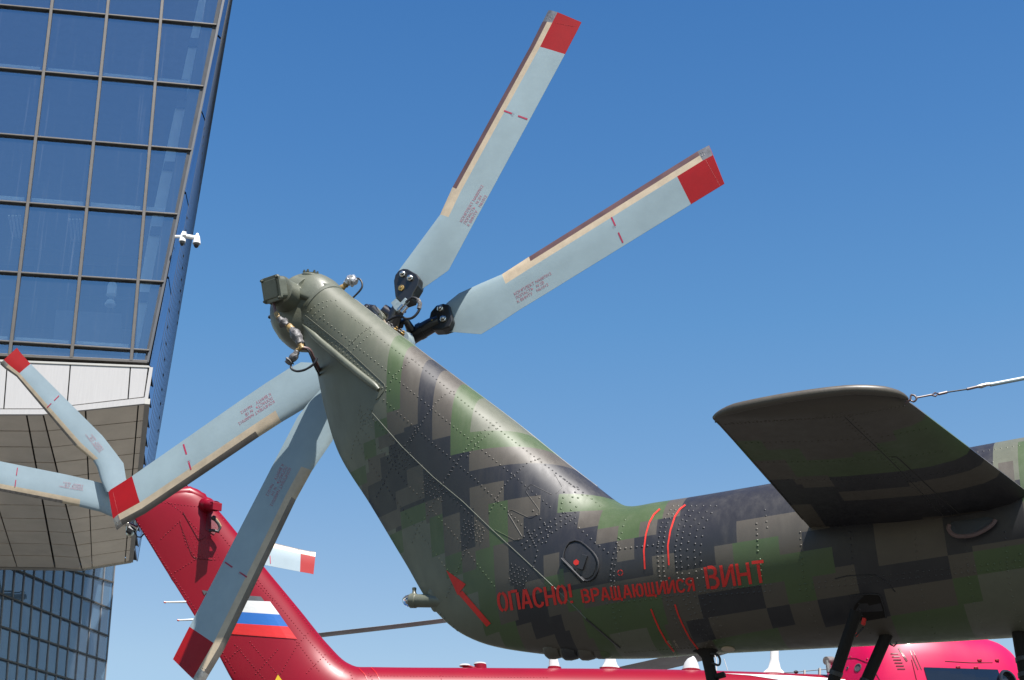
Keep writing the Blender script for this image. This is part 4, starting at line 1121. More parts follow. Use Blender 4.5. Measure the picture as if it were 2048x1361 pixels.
rpoly([(436, 1245), (576, 1254), (594, 1279), (428, 1266)], M['flagred'], 'flag_stripe', .007)
s = MB(); skin_poly(s, [(556, 1350), (572, 1372), (545, 1372)], .007, K, RBV); skin_poly(s, [(545, 1372), (572, 1372), (600, 1390), (530, 1390)], .007, K, RBV); s.build('star_marking', M['yellow'], rh)
for ln in ([(742, 1336), (752, 1346), (760, 1362)], [(718, 1338), (730, 1350), (735, 1362)]):
    s = MB(); skin_ribbon(s, ln, 1.2, .006, 4, K, RBV); s.build('ring_marking', M['flagred'], rh)
# cap of the fin with gearbox bump and round cover
s = MB(); s.tube([K.y(300, 1010, 0), K.y(340, 992, 0), K.y(378, 990, 0), K.y(402, 1000, 0), K.y(418, 1020, 0)], [.05, .09, .10, .085, .05], 18); s.build('fin_cap', M['crimson'], rh, smooth=True)
c0 = K.y(412, 1010, -.1); c1 = K.y(432, 1013, -.42); dv = (c1 - c0).normalized(); L = (c1 - c0).length
s = MB(); s.lathe(c0, dv, [(.09, 0), (.085, .06), (.062, .09), (.06, L)], 20); gcv = s.build('gearbox_cover', M['crimson'], rh, smooth=True)
s = MB(); s.box(c1, .11, .11, .1, ((dv), V(0, 0, 1).cross(dv).normalized(), V(0, 0, 1))); s.build('cover_block', M['crimson'], gcv, bevel=.008)
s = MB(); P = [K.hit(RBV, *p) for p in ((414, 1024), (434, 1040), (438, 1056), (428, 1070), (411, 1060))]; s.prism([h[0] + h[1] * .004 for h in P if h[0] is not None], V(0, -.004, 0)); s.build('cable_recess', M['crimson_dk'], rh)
for (pp, m_, r) in (([(424, 1034), (430, 1040), (437, 1048), (440, 1056), (436, 1064), (426, 1061), (418, 1062)], 'rubber', .018), ([(432, 1038), (438, 1046), (442, 1054)], 'yellowish', .012), ([(425, 1035), (430, 1038)], 'rubber', .03)):
    s = MB(); s.tube([K.y(*p, -.25) for p in pp], r, 8); s.build('cable', M[m_], rh, smooth=True)
s = MB(); s.tube([K.y(*p, 0) for p in ((366, 979), (368, 973), (374, 972), (378, 978))], .008, 6); s.build('lifting_eye', M['crimson'], rh, smooth=True)
s = MB(); skin_tube(s, [(366, 1025), (398, 1082), (412, 1075)], .006, .003, 6, 5, K, RBV); skin_tube(s, [(360, 1047), (384, 1112), (392, 1118), (425, 1120)], .004, .002, 6, 5, K, RBV); s.build('panel_joint', M['crimson_dk'], rh)
# white rod antennas on the trailing edge
for (a, b) in (((372, 1204.5), (330, 1205)), ((395, 1239.5), (357, 1241))):
    s = MB(); s.tube([K.y(*a, 0), K.y(*b, 0)], [.013, .009], 8); o = s.build('rod_antenna', M['white'], rh, smooth=True)
    s = MB(); s.lathe(K.y(*b, 0), V(-1, 0, 0), [(.012, -.01), (.012, .01), (.004, .016)], 8); s.build('red_tip', M['flagred'], o)
# tail rotor of the red helicopter, far side
YR = .6
ho = K.y(262, 1050, .45)
s = MB(); s.lathe(ho, V(0, 1, 0), [(.045, -.2), (.05, 0), (.055, .02), (.05, .25), (.03, .3)], 16); rhub = s.build('rotor_hub', M['black'], rh, smooth=True)
for (pp, r, m_) in (([(252, 1046), (262, 1052), (275, 1058)], .03, 'chrome'), ([(256, 1058), (266, 1064)], .05, 'rubber'), ([(268, 1062), (274, 1074), (282, 1075), (288, 1068)], .009, 'rubber'), ([(262, 1046), (270, 1056), (276, 1050)], .022, 'grease')):
    s = MB(); s.tube([K.y(*p, .1) for p in pp], r, 8); s.build('hub_linkage', M[m_], rhub, smooth=True)
CC = ('blade_dirt', 'cream', 'steel', 'red', 'steel')
q1, w1, _ = blade(K, rh, YR, [((212, 985), (262, 985)), ((202, 962), (252, 957)), ((194, 935), (247, 927)), ((186, 922), (232, 907)), ((150, 893), (205, 872)), ((33, 754), (61, 728)), ((10, 738), (41, 706)), ((0, 729), (34, 696))], 5, 6, 3, 4, -.03, label='pale blue tail rotor blade pointing up to the left', th=.02, cols=CC)
q2, w2, _ = blade(K, rh, YR + .14, [((262, 1048), (262, 985)), ((240, 1041), (235, 975)), ((200, 1024), (205, 967)), ((159, 1014), (165, 957)), ((125, 1007), (130, 949)), ((-160, 952), (-150, 893)), ((-178, 948), (-168, 889)), ((-188, 946), (-178, 887))], 5, 6, 3, 4, -.03, label='pale blue tail rotor blade pointing left', th=.02, cols=CC)
q3, w3, _ = blade(K, rh, YR + .14, [((300, 1035), (300, 1078)), ((330, 1042), (330, 1086)), ((360, 1045), (360, 1098)), ((400, 1052), (398, 1106)), ((440, 1060), (438, 1113)), ((601, 1099), (600, 1144)), ((621, 1103), (618, 1147)), ((631, 1104), (627, 1149))], 5, 6, 3, 4, -.03, label='pale blue tail rotor blade pointing right behind the crimson fin', th=.02, cols=CC)
q4, w4, _ = blade(K, rh, YR, [((341, 1080), (301, 1085)), ((361, 1100), (319, 1118)), ((373, 1120), (329, 1135)), ((391, 1140), (343, 1160)), ((406, 1155), (356, 1178)), ((516, 1290), (481, 1320)), ((526, 1300), (491, 1332)), ((531, 1308), (498, 1340))], 5, 6, 3, 4, -.03, label='pale blue tail rotor blade hidden behind the crimson fin', th=.02, cols=CC)
for (o, v, o0, dd, up, sa, sb) in ((q1, w1, (201, 904), (-.60, -.75), (.75, -.60), (94, 816), (118, 792)), (q2, w2, (166, 979), (-1, -.16), (.16, -.99) if False else (-.1, .95), (30, 974), (35, 936))):
    print_text(K, v, DATA % ('КОМПЛЕКТ N72Н1011', '2В'), o0, (dd[0] * 4.6, dd[1] * 4.6), (up[0] * -4.6 if o is q1 else up[0] * 4.6, up[1] * -4.6 if o is q1 else up[1] * 4.6), 'data_lettering', M['pinkmark'], o, .004)
    for (f0, f1) in ((0, .36), (.6, 1)):
        s = MB(); skin_ribbon(s, [at(sa, sb, f0), at(sa, sb, f1)], 1.9, .004, 4, K, v); s.build('balance_stripe', M['darkmark'], o)
s = MB(); skin_ribbon(s, [(540, 1112), (541, 1128)], 1.6, .004, 4, K, w3); s.build('balance_stripe', M['darkmark'], q3)
# antennas and lights along the boom spine
def col_part(name, m, rows, Y=0, parent=rh, ly=.03):
    rings = [mast_ring(K.y(x, y, Y), w, ly) for (x, y, w) in rows]
    return loft_mesh(rings, True, True).build(name, m, parent, smooth=True, angle=50)
sx = K.y(1000, 1330, 0).y
px = 1 / 176.0
def antenna(rows_w, rows_r):
    o = col_part('spine_antenna', M['white'], rows_w); col_part('antenna_base', M['crimson'], rows_r, parent=o, ly=.06)
antenna([(1106, 1290, 8 * px), (1107, 1318, 9 * px), (1109, 1336, 12 * px)], [(1109, 1335, 14 * px), (1109, 1341, 15 * px), (1109, 1350, 20 * px)])
antenna([(1221, 1300, 11 * px), (1221, 1322, 12 * px), (1221, 1330, 15 * px), (1222, 1338, 22 * px)], [(1222, 1337, 25 * px), (1222, 1340, 24 * px), (1222, 1350, 26 * px)])
antenna([(1549, 1262, 9 * px), (1549, 1320, 9.5 * px), (1549, 1337, 14 * px), (1549, 1348, 27 * px)], [(1549, 1348, 28 * px), (1549, 1352, 30 * px), (1549, 1360, 30 * px)])
o = col_part('beacon_dome', M['white'], [(1382, 1317, 2 * px), (1382, 1319, 8 * px), (1382, 1325, 13 * px), (1382, 1334, 17 * px), (1382, 1341, 18.5 * px)], ly=.09)
col_part('beacon_base', M['crimson'], [(1382, 1341, 21 * px), (1382, 1350, 21 * px), (1384, 1372, 24 * px)], parent=o, ly=.1)
o = col_part('disc_antenna', M['white'], [(960, 1327, 12 * px), (960, 1330, 13 * px)], ly=.06); col_part('antenna_base', M['crimson'], [(961, 1330, 12 * px), (961, 1345, 14 * px)], parent=o, ly=.07)
o = col_part('disc_antenna', M['white'], [(930, 1330, 10 * px), (930, 1333, 12 * px)], ly=.05); col_part('antenna_base', M['crimson'], [(934, 1333, 10 * px), (945, 1338, 20 * px)], parent=o, ly=.05)
s = MB(); s.tube([K.y(*p, .1) for p in ((1425, 1300), (1433, 1320), (1433, 1350))], .006, 6); s.tube([K.y(1448, 1318, .1), K.y(1458, 1350, .1)], .004, 6); s.build('whip_antenna', M['white'], rh)
s = MB(); s.tube([K.y(*p, -.1) for p in ((1568, 1346), (1592, 1344.5), (1640, 1340), (1700, 1336))], .005, 6); s.build('antenna_wire', M['rubber'], rh)
s = MB(); s.lathe(K.y(1592, 1344.5, -.1), V(1, 0, 0), [(.012, -.025), (.022, 0), (.012, .025)], 10); s.build('insulator', M['rubber'], rh, smooth=True)
for (x, y0, y1, w) in ((1609, 1341, 1352, 2.2), (1639, 1337, 1354, 3.5), (1706, 1330, 1365, 3), (1684, 1335, 1365, 4)):
    s = MB(); s.bar(K.y(x, y0, -.1), K.y(x, y1, -.1), w * 2 * px, .02); s.build('wire_post', M['trim'], rh)
# white livery sweeping over the boom root
s = MB()
top = [(1470, 1345.5), (1520, 1347), (1580, 1349), (1640, 1353), (1690, 1357)]
pts_w = [(1445, 1348), (1500, 1352), (1560, 1361), (1620, 1375), (1700, 1375)]
for i in range(4):
    for j in range(3):
        q = lambda ii, v: at((top[ii][0], top[ii][1] + 3.2), pts_w[ii], v)
        skin_poly(s, [q(i, j / 3), q(i + 1, j / 3), q(i + 1, (j + 1) / 3), q(i, (j + 1) / 3)], .006, K, RBV)
s.build('white_livery', M['white'], rh)
# engine cowling and cabin roof
CW = [((1640, 1392), .1), ((1662, 1350), .45), ((1680, 1312), .7), ((1700, 1288), .85), ((1740, 1272), .95), ((1800, 1268), 1.0), ((1850, 1276), 1.0), ((1885, 1287), 1.0), ((1930, 1296), .98), ((1960, 1306), .93), ((1985, 1324), .82), ((2003, 1347), .65), ((2014, 1372), .45), ((2020, 1400), .2)]
crings = []
for (p, w) in CW:
    t_ = K.y(*p, 0); zb = K.y(p[0], 1640, 0).z; hgt = t_.z - zb; ring = []
    for j in range(36):
        a = 2 * math.pi * j / 36; cx, cz = math.cos(a), math.sin(a)
        e = .62
        yy = math.copysign(abs(cx) ** e, cx) * w * .95; zz = math.copysign(abs(cz) ** e, cz)
        ring.append(V(t_.x, yy, zb + hgt * (zz + 1) / 2))
    crings.append(ring)
cr2 = []
for k in range((len(crings) - 1) * 3 + 1):
    cr2.append([V(*crom([tuple(r[j]) for r in crings], k / 3)) for j in range(36)])
cmb = loft_mesh(cr2, True, True); CBV = cmb.bvh()
cowl = cmb.build('engine_cowling', M['crimson_lit'], rh, smooth=True, angle=50)
def cpatch(corners, m, name, off_=.008, parent=cowl, n=6):
    s = MB(); a0, b0, b1, a1 = corners
    for i in range(n):
        for j in range(n):
            q = lambda u, v: at(at(a0, b0, u), at(a1, b1, u), v)
            skin_poly(s, [q(i / n, j / n), q((i + 1) / n, j / n), q((i + 1) / n, (j + 1) / n), q(i / n, (j + 1) / n)], off_, K, CBV)
    return s.build(name, m, parent, smooth=True)
cpatch([(1847, 1335.5), (1995, 1340), (2006, 1372), (1858, 1372)], M['window'], 'cabin_window')
for k in range(6):
    x = 1781 + k * 2.7; y = 1308 + k * 6.1
    s = MB(); skin_ribbon(s, [(x, y), (x + 16, y)], 2.2, .005, 4, K, CBV); s.build('louvre_slot', M['crimson_dk'], cowl)
for (a, b, w) in (((1820, 1302), (1836, 1340), 2), ((1826, 1302), (1843, 1340), 1.5), ((1797, 1296), (1814, 1323), 4)):
    s = MB(); skin_ribbon(s, [a, b], w, .005, 5, K, CBV); s.build('cowling_groove', M['crimson_dk'], cowl)
for ln in ([(1690, 1318), (1712, 1317), (1735, 1326)], [(1890, 1323), (1940, 1326), (1985, 1326)], [(1823, 1320), (1833, 1361)], [(1745, 1335), (1760, 1361)]):
    s = MB(); skin_tube(s, ln, .006, 0, 6, 5, K, CBV); s.build('panel_joint', M['crimson_dk'], cowl)
for (x, y, r) in ((1716, 1336, .035), (1695, 1337, .013)):
    h = K.hit(CBV, x, y)
    s = MB(); s.lathe(h[0], h[1], [(r * 1.5, -.02), (r * 1.5, .006), (r * 1.2, .008), (r * 1.15, .002), (r * .3, .001)], 20); s.build('exhaust_port', M['inside'], cowl, smooth=True)
for (x, y) in ((1955, 1322), (1990, 1322), (1948, 1337), (1912, 1336), (1700, 1316), (1733, 1320)):
    h = K.hit(CBV, x, y)
    if h[0] is not None: s = MB(); s.bar(h[0], h[0] + V(.05, 0, .01), .03, .03); s.build('latch', M['crimson'], cowl, bevel=.005)
s = MB(); s.tube([K.y(1665, 1322, -.3), K.y(1652, 1322, -.35)], [.05, .05], 14); s.tube([K.y(1655, 1322, -.35), K.y(1658, 1345, -.35)], .03, 8); s.build('vent_pipe', M['steel'], rh, smooth=True)
h = K.y(2016, 1361, -1.2); s = MB(); s.lathe(h, V(.3, -1, .1), [(.02, -.1), (.1, -.08), (.13, 0), (.12, .02), (.1, .02), (.09, -.03)], 20); s.build('landing_lamp', M['camdome'], rh, smooth=True)
cpatch2 = MB(); cpatch2.tube([K.y(2022, 1358, .2), K.y(2120, 1352, .2)], .05, 10); cpatch2.build('white_boom_stub', M['white'], rh, smooth=True)
# main rotor: hub hidden behind the near boom, drooping blades
mh = K.y(1800, 1190, 0)
s = MB(); s.lathe(mh + V(0, 0, -.6), V(0, 0, 1), [(.22, -.3), (.16, .2), (.3, .5), (.3, .75), (.1, .9)], 20); mhub = s.build('main_rotor_hub', M['black'], rh, smooth=True)
def mblade(pp, Ys, w, th, label):
    P = [K.y(*p, y) for p, y in zip(pp, Ys)]; n = (len(P) - 1) * 5; C_ = [V(*crom([tuple(p) for p in P], k / 5)) for k in range(n + 1)]; rings = []
    for i, c in enumerate(C_):
        d = (C_[min(i + 1, n)] - C_[max(i - 1, 0)]).normalized(); sd = d.cross(V(0, 0, 1)).normalized(); u = sd.cross(d)
        rings.append([c + sd * (w * a) + u * (th * b) for a, b in ((.5, 0), (.42, .5), (.15, 1), (-.2, .7), (-.5, .0), (-.2, -.4), (.15, -.6), (.42, -.4))])
    o = loft_mesh(rings, True, True).build('main_rotor_blade', M['grayblade'], rh, smooth=True); o['label'] = label
mblade([(560, 1281), (639, 1271), (887, 1242), (1300, 1188), (1800, 1140)], [1.2, 1.1, .8, .4, 0], .17, .012, 'long grey main rotor blade drooping left')
mblade([(1205, 1358), (1245, 1346), (1400, 1309), (1600, 1240), (1800, 1150)], [3.5, 3.3, 2.6, 1.4, 0], .50, .03, 'grey main rotor blade drooping away behind the boom')
s = MB(); s.prism([K.y(*p, .2) for p in ((1902, 1262), (1932, 1262), (1952, 1297), (1880, 1292))], V(0, .06, .01)); s.build('blade_root_cover', M['grayblade'], rh)
s = MB()
for (x, y, r) in ((1872, 1288, .04), (1880, 1292, .035), (1890, 1283, .05), (1900, 1285, .04)): s.tube([K.y(x, y, 0), K.y(x + 8, y - 14, 0)], r, 8)
s.build('hub_linkage', M['rubber'], rh, smooth=True)

# ================================================================== GLASS BUILDING
BY = R(9)
_d = Frame((0, 0, 0), 0).dir(150, 400)
_p = Vector((0, 0, CAMZ)) + _d * 46.0
Bf = Frame((_p.x, _p.y, 0), BY)
bld = empty('glass_building', Bf.o, BY)
tag(bld, 'tall blue glass office building with a white cantilevered underside at the left', 'building')

def glass_mat(name, tint, refl, base, dmin=.02, dmax=.09, dcol=(.45, .5, .58)):
    m = bpy.data.materials.new(name); m.use_nodes = True; n, l = m.node_tree.nodes, m.node_tree.links
    n.remove(n['Principled BSDF']); out = n['Material Output']
    tr = n.new('ShaderNodeBsdfTransparent'); tr.inputs[0].default_value = (*tint, 1)
    gl = n.new('ShaderNodeBsdfGlossy'); gl.inputs['Roughness'].default_value = .02; gl.inputs['Color'].default_value = (*refl, 1)
    tc = n.new('ShaderNodeTexCoord'); mp = n.new('ShaderNodeMapping'); mp.inputs['Scale'].default_value = (9, 9, .12); l.new(tc.outputs['Object'], mp.inputs[0])
    nz = n.new('ShaderNodeTexNoise'); nz.inputs['Scale'].default_value = 3; nz.inputs['Detail'].default_value = 3; l.new(mp.outputs[0], nz.inputs['Vector'])
    df = n.new('ShaderNodeBsdfDiffuse'); df.inputs[0].default_value = (*dcol, 1)
    mr = n.new('ShaderNodeMapRange'); mr.inputs['From Min'].default_value = .62; mr.inputs['From Max'].default_value = .8; mr.inputs['To Min'].default_value = dmin; mr.inputs['To Max'].default_value = dmax; l.new(nz.outputs[0], mr.inputs['Value'])
    lw = n.new('ShaderNodeFresnel'); lw.inputs[0].default_value = 1.5
    ad = n.new('ShaderNodeMath'); ad.operation = 'ADD'; ad.inputs[1].default_value = base; l.new(lw.outputs[0], ad.inputs[0]); ad.use_clamp = True
    m1 = n.new('ShaderNodeMixShader'); l.new(ad.outputs[0], m1.inputs[0]); l.new(tr.outputs[0], m1.inputs[1]); l.new(gl.outputs[0], m1.inputs[2])
    m2 = n.new('ShaderNodeMixShader'); l.new(mr.outputs[0], m2.inputs[0]); l.new(m1.outputs[0], m2.inputs[1]); l.new(df.outputs[0], m2.inputs[2])
    l.new(m2.outputs[0], out.inputs['Surface']); return m
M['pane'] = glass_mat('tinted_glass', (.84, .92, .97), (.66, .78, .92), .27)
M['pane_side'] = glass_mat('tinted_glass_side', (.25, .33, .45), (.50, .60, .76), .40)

def BP(x, y, Y=0.0): return Bf.y(x, y, Y)
# lattice lines measured on the facade
VM = [((105 - 112 * k + (0 if k else 0), 0), (22 - 122 * k, 690)) for k in (4, 3, 2, 1, 0)] + [((217, 0), (144.5, 700)), ((325, 0), (263, 715))]
CORNER = [(470, -120), (445, 0), (433, 52), (407, 175), (383, 302), (355, 431), (328, 566), (299, 703), (295, 726)]
HL = [((0, -380), (520, -345)), ((0, -245), (492, -208)), ((0, -115), (466, -72)), ((0, 12), (433, 52)), ((0, 138), (407, 175)), ((0, 270), (383, 302)), ((0, 404), (355, 431)), ((0, 545), (328, 566)), ((0, 684), (299, 703)), ((0, 712), (295, 726))]
def isect(a, b):
    (x1, y1), (x2, y2) = a; (x3, y3), (x4, y4) = b
    d = (x1 - x2) * (y3 - y4) - (y1 - y2) * (x3 - x4); t = ((x1 - x3) * (y3 - y4) - (y1 - y3) * (x3 - x4)) / d
    return (x1 + t * (x2 - x1), y1 + t * (y2 - y1))
grid = []
for h in HL: grid.append([isect(h, v) for v in VM] + [h[1]])
for i in range(len(HL) - 1):
    for j in range(len(VM)):
        q = [BP(*grid[i][j]), BP(*grid[i][j + 1]), BP(*grid[i + 1][j + 1]), BP(*grid[i + 1][j])]
        c = (q[0] + q[1] + q[2] + q[3]) / 4
        # every pane sits at a very slightly different angle in its frame
        tx, tz = random.uniform(-.002, .002), random.uniform(-.002, .002)
        qq = [c + (p - c) * .985 + V(0, .02 + (p.x - c.x) * tx + (p.z - c.z) * tz, 0) for p in q]
        s = MB(); s.add(qq, [(0, 3, 2, 1)]); s.build('window_pane', M['pane'], bld)
for j, v in enumerate(VM):
    a, b = BP(*grid[0][j]), BP(*grid[-1][j]); s = MB(); s.bar(a, b, .082, .14, V(0, 1, 0)); s.build('mullion', M['frame'], bld, bevel=.012)
for i, h in enumerate(HL):
    a, b = BP(*grid[i][0]), BP(*grid[i][-1]); s = MB(); s.bar(a + V(0, -.003, 0), b + V(0, -.003, 0), .125, .045 if i < len(HL) - 1 else .08, V(0, 0, 1)); s.build('transom', M['frame'], bld, bevel=.01)
# corner post, a broad dark band behind the last strip of glass
s = MB(); cr_ = [BP(*grid[0][-1]), BP(*grid[-1][-1])]; s.bar(cr_[0] + V(.0, .02, 0), cr_[1] + V(0, .02, 0), .06, .12, V(0, 1, 0)); s.build('corner_post', M['charcoal'], bld)
s = MB(); s.prism([BP(x, y, .25) for x, y in ((424, 0 - 60), (463, -60), (296, 722), (272, 722))], V(0, .03, 0)); s.build('corner_lining', M['frame'], bld)
# things behind the glass: leaning white column, floor edges, radiators, ceiling lights, back wall
s = MB(); s.prism([BP(x, y, .9) for x, y in ((419, -100), (441, -100), (326, 485), (276, 718), (270, 718), (281, 560), (304, 434))], V(0, .35, 0)); s.build('column', M['concrete_in'], bld)
for (y0, y1) in ((78, 94), (200, 217), (325, 341), (455, 471), (586, 604)):
    x0_ = 426 - (y0) * .205; s = MB(); s.prism([BP(x0_ - 30 - 0, y0 - 2, .8), BP(x0_ + 16, y0, .8), BP(x0_ + 12, y1, .8), BP(x0_ - 34, y1 - 2, .8)], V(0, .05, 0)); s.build('column_band', M['inside_mid'], bld)
for i, h in enumerate(HL[:-1]):
    a, b = BP(*grid[i][0]), BP(*grid[i][-1])
    if i in (1, 4, 6, 8):
        for j in range(len(VM) - (0 if i < 8 else 1)):
            p, q = BP(*grid[i][j], .35), BP(*grid[i][j + 1], .35); s = MB(); s.tube([p.lerp(q, .06) + V(0, 0, .10), p.lerp(q, .93) + V(0, 0, .10)], .05 if i != 6 else .07, 8); s.build('blind_rail', M['concrete_in'], bld, smooth=True)
zf0 = BP(150, 712).z; ztop = BP(150, -360).z
xl_, xr_ = BP(*grid[5][0]).x - 3, BP(*grid[5][-1]).x
_n1 = BP(295, 735); _f1 = Bf.z(263, 1128, _n1.z); KX = (_f1.x - _n1.x) / (_f1.y - _n1.y); KZ = (BP(445, 0).x - _n1.x) / (BP(445, 0).z - _n1.z)
def xside(y, z): return _n1.x + KX * y + KZ * (z - _n1.z) - .45
s = MB(); s.prism([V(xl_, 9.5, zf0 + .1), V(xside(9.5, zf0), 9.5, zf0 + .1), V(xside(9.5, ztop), 9.5, ztop), V(xl_, 9.5, ztop)], V(0, .2, 0)); s.build('inner_wall', M['inside'], bld)
def slab(z, h): s = MB(); s.prism([V(xl_, .4, z), V(xside(.4, z), .4, z), V(xside(9.4, z), 9.4, z), V(xl_, 9.4, z)], V(0, 0, h)); s.build('floor_slab', M['inside_mid'], bld)
for y in (140, -250, 545 - 5):
    z = BP(150, y, 0).z + .1
    if y != 540: slab(z - .17, .35)
slab(zf0 + .1, .12)
for (x, y) in ((100, 188), (110, 268), (128, 340), (32, 454), (152, 461), (0, 332)):
    for k in range(4):
        c = BP(x + (k - 1.5) * 7, y, 5.0); s = MB(); s.box(c, .055, 1.2, .03); s.build('ceiling_light_fin', M['concrete_in'], bld)
s = MB(); s.prism([BP(x, y, 3.0) for x, y in ((112, 620), (243, 628), (243, 690), (106, 686))], V(0, .8, 0)); s.build('display_wall', M['inside_mid'], bld)
for (x0_, x1_) in ((0, 68), (76, 138), (146, 160), (164, 214), (222, 272)):
    for (ya, yb) in ((530, 590), (598, 655)):
        s = MB(); s.prism([BP(x0_, ya, 9.0), BP(x1_, ya + 3, 9.0), BP(x1_ - 6, yb + 3, 9.0), BP(x0_ - 6, yb, 9.0)], V(0, .05, 0)); s.build('far_window', M['flagblue'] if False else M['window'], bld)
cc = BP(224, 580, 1.2)
s = MB(); s.lathe(cc, V(0, 0, -1), [(.10, -.17), (.12, -.1), (.12, .10), (.13, .15), (.08, .19)], 18); s.lathe(cc + V(.0, 0, -.42), V(0, 0, -1), [(.02, -.16), (.10, -.1), (.14, .0), (.13, .03)], 18); s.build('projector', M['concrete_in'], bld, smooth=True)

# white fascia under the glazing
ftop = [(-260, 705), (10, 720), (141, 727), (261, 731.5), (298, 734)]
fbot = [(-275, 812), (3, 818.5), (85, 818.5), (134, 816), (256, 800), (289, 795)]
cols_ = [(-230, -236), (-112, -119), (15, 7.5), (141, 134), (261, 256), (297, 288.5)]
def fb(x):
    if x <= 85: return 818.5
    return 818.5 + (x - 85) * (795 - 818.5) / (289 - 85)
def ft(x): return 719.5 + x * .048
for (t0, b0), (t1, b1) in zip(cols_, cols_[1:]):
    g_ = 1.2
    poly = [(t0 + g_, ft(t0)), (t1 - g_, ft(t1)), (b1 - g_, fb(b1) - 1)]
    if b0 < 85 < b1: poly += [(85, 817.5)]
    poly += [(b0 + g_, fb(b0) - 1)]
    s = MB(); s.prism([BP(x, y, -.20) for x, y in poly], V(0, .04, 0)); s.build('fascia_panel', M['fascia'], bld, bevel=.006)
s = MB(); s.prism([BP(x, y, -.13) for x, y in ((-260, 708), (301, 733), (292, 800), (85, 822), (-270, 822))], V(0, .1, 0)); s.build('fascia_backing', M['joint'], bld)
s = MB(); s.prism([BP(x, y, -.22) for x, y in ((-260, 709), (297, 731.5), (302, 735.5), (-260, 713))], V(0, .25, 0)); s.build('sill_ledge', M['trim'], bld)
s = MB(); s.prism([BP(x, y, -.24) for x, y in ((-280, 819), (85, 819), (289, 795.5), (299, 735), (306, 735), (294.5, 807), (86, 829), (-280, 829))], V(0, .07, 0)); s.build('fascia_trim', M['fascia'], bld)
# soffit: two planes meeting on a fold
nearP = {0: Bf.z(-280, 829, BP(86, 829, -.24).z), 1: BP(86, 829, -.24), 2: BP(294.5, 807, -.24)}
zN = nearP[1].z; zR = nearP[2].z
farP = {0: Bf.z(-130, 1136, zN), 1: Bf.z(165, 1139.5, zN), 2: Bf.z(262, 1124, zR)}
def soff(x0n, x1n, x0f, x1f, rows=12):
    return None
colsL = [((-280, 829), (-105, 1135)), ((-175, 829), (-40, 1134)), ((-62, 829), (34, 1135)), ((53, 830), (109, 1136)), ((86, 829), (165, 1139.5))]
colsR = [((86, 829), (165, 1139.5)), ((171, 820), (184, 1136)), ((277, 809), (250, 1126)), ((294.5, 807), (262, 1124))]
M['soffit'] = mat('metal_soffit', (0.95, 0.85, 0.70), 0.26, metal=.35, var=.06, scale=1.2, bump=.25, bscale=1.3)
def zN_at(x, y, far):
    if far: t = max(0, min(1, (x - 165) / (262 - 165)))
    else: t = max(0, min(1, (x - 86) / (294.5 - 86)))
    return zN + (zR - zN) * t
NRW = 11
for cl in (colsL, colsR):
    for (n0, f0), (n1, f1) in zip(cl, cl[1:]):
        a0, a1 = Bf.z(*n0, zN_at(*n0, False)), Bf.z(*n1, zN_at(*n1, False)); b0, b1 = Bf.z(*f0, zN_at(*f0, True)), Bf.z(*f1, zN_at(*f1, True))
        for k in range(NRW):
            u0, u1 = k / NRW + .0022, (k + 1) / NRW - .0022
            def e(a, b, c, d, u, v): return a.lerp(b, u).lerp(c.lerp(d, u), v)
            vg = .02 / max(.3, (a1 - a0).length)
            sag = random.uniform(-.004, .004)
            q = [e(a0, b0, a1, b1, u0, vg), e(a0, b0, a1, b1, u1, vg), e(a0, b0, a1, b1, u1, 1 - vg), e(a0, b0, a1, b1, u0, 1 - vg)]
            q = [p + V(0, 0, sag if i in (1, 2) else 0) for i, p in enumerate(q)]
            s = MB(); s.prism(q, V(0, 0, .03)); s.build('soffit_panel', M['soffit'], bld)
s = MB(); up = V(0, 0, .17); iy = V(0, .12, 0)
s.prism([nearP[0] + up + iy, nearP[1] + up + iy, farP[1] + up, farP[0] + up], V(0, 0, .03)); s.prism([nearP[1] + up + iy, nearP[2] + up + iy, farP[2] + up, farP[1] + up], V(0, 0, .03)); s.build('soffit_backing', M['joint'], bld)
s = MB()
for a, b in ((nearP[2], farP[2]), (farP[2], farP[1]), (farP[1], farP[0])): s.bar(a + V(0, 0, .05), b + V(0, 0, .05), .12, .14)
s.build('soffit_edge_trim', M['trim'], bld)
# the side face of the upper block, seen almost edge on
n1_, n0_ = BP(295, 735), BP(446, -10); f1_ = Bf.z(263, 1128, n1_.z)
pn = (n0_ - n1_).cross(f1_ - n1_).normalized()
fT = Bf.plane(453, -2, n1_, pn)
STEP = 11
def side(u, v):   # u depth 0..1, v height 0..1
    return (n1_.lerp(f1_, u)).lerp(n0_.lerp(fT, u), v)
outw = pn if pn.x > 0 else -pn
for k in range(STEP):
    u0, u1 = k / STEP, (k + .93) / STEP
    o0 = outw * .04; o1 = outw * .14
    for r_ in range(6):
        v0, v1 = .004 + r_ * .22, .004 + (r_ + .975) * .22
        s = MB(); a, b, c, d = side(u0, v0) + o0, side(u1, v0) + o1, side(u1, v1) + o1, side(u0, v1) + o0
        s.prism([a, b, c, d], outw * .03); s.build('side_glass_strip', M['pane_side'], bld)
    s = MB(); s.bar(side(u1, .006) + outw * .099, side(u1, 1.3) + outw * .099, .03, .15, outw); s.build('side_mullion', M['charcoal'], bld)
s = MB(); s.prism([side(0, .008), side(.97, .008), side(.97, 1.3), side(0, 1.3)], outw * -.1); s.build('side_backing', M['inside'], bld)
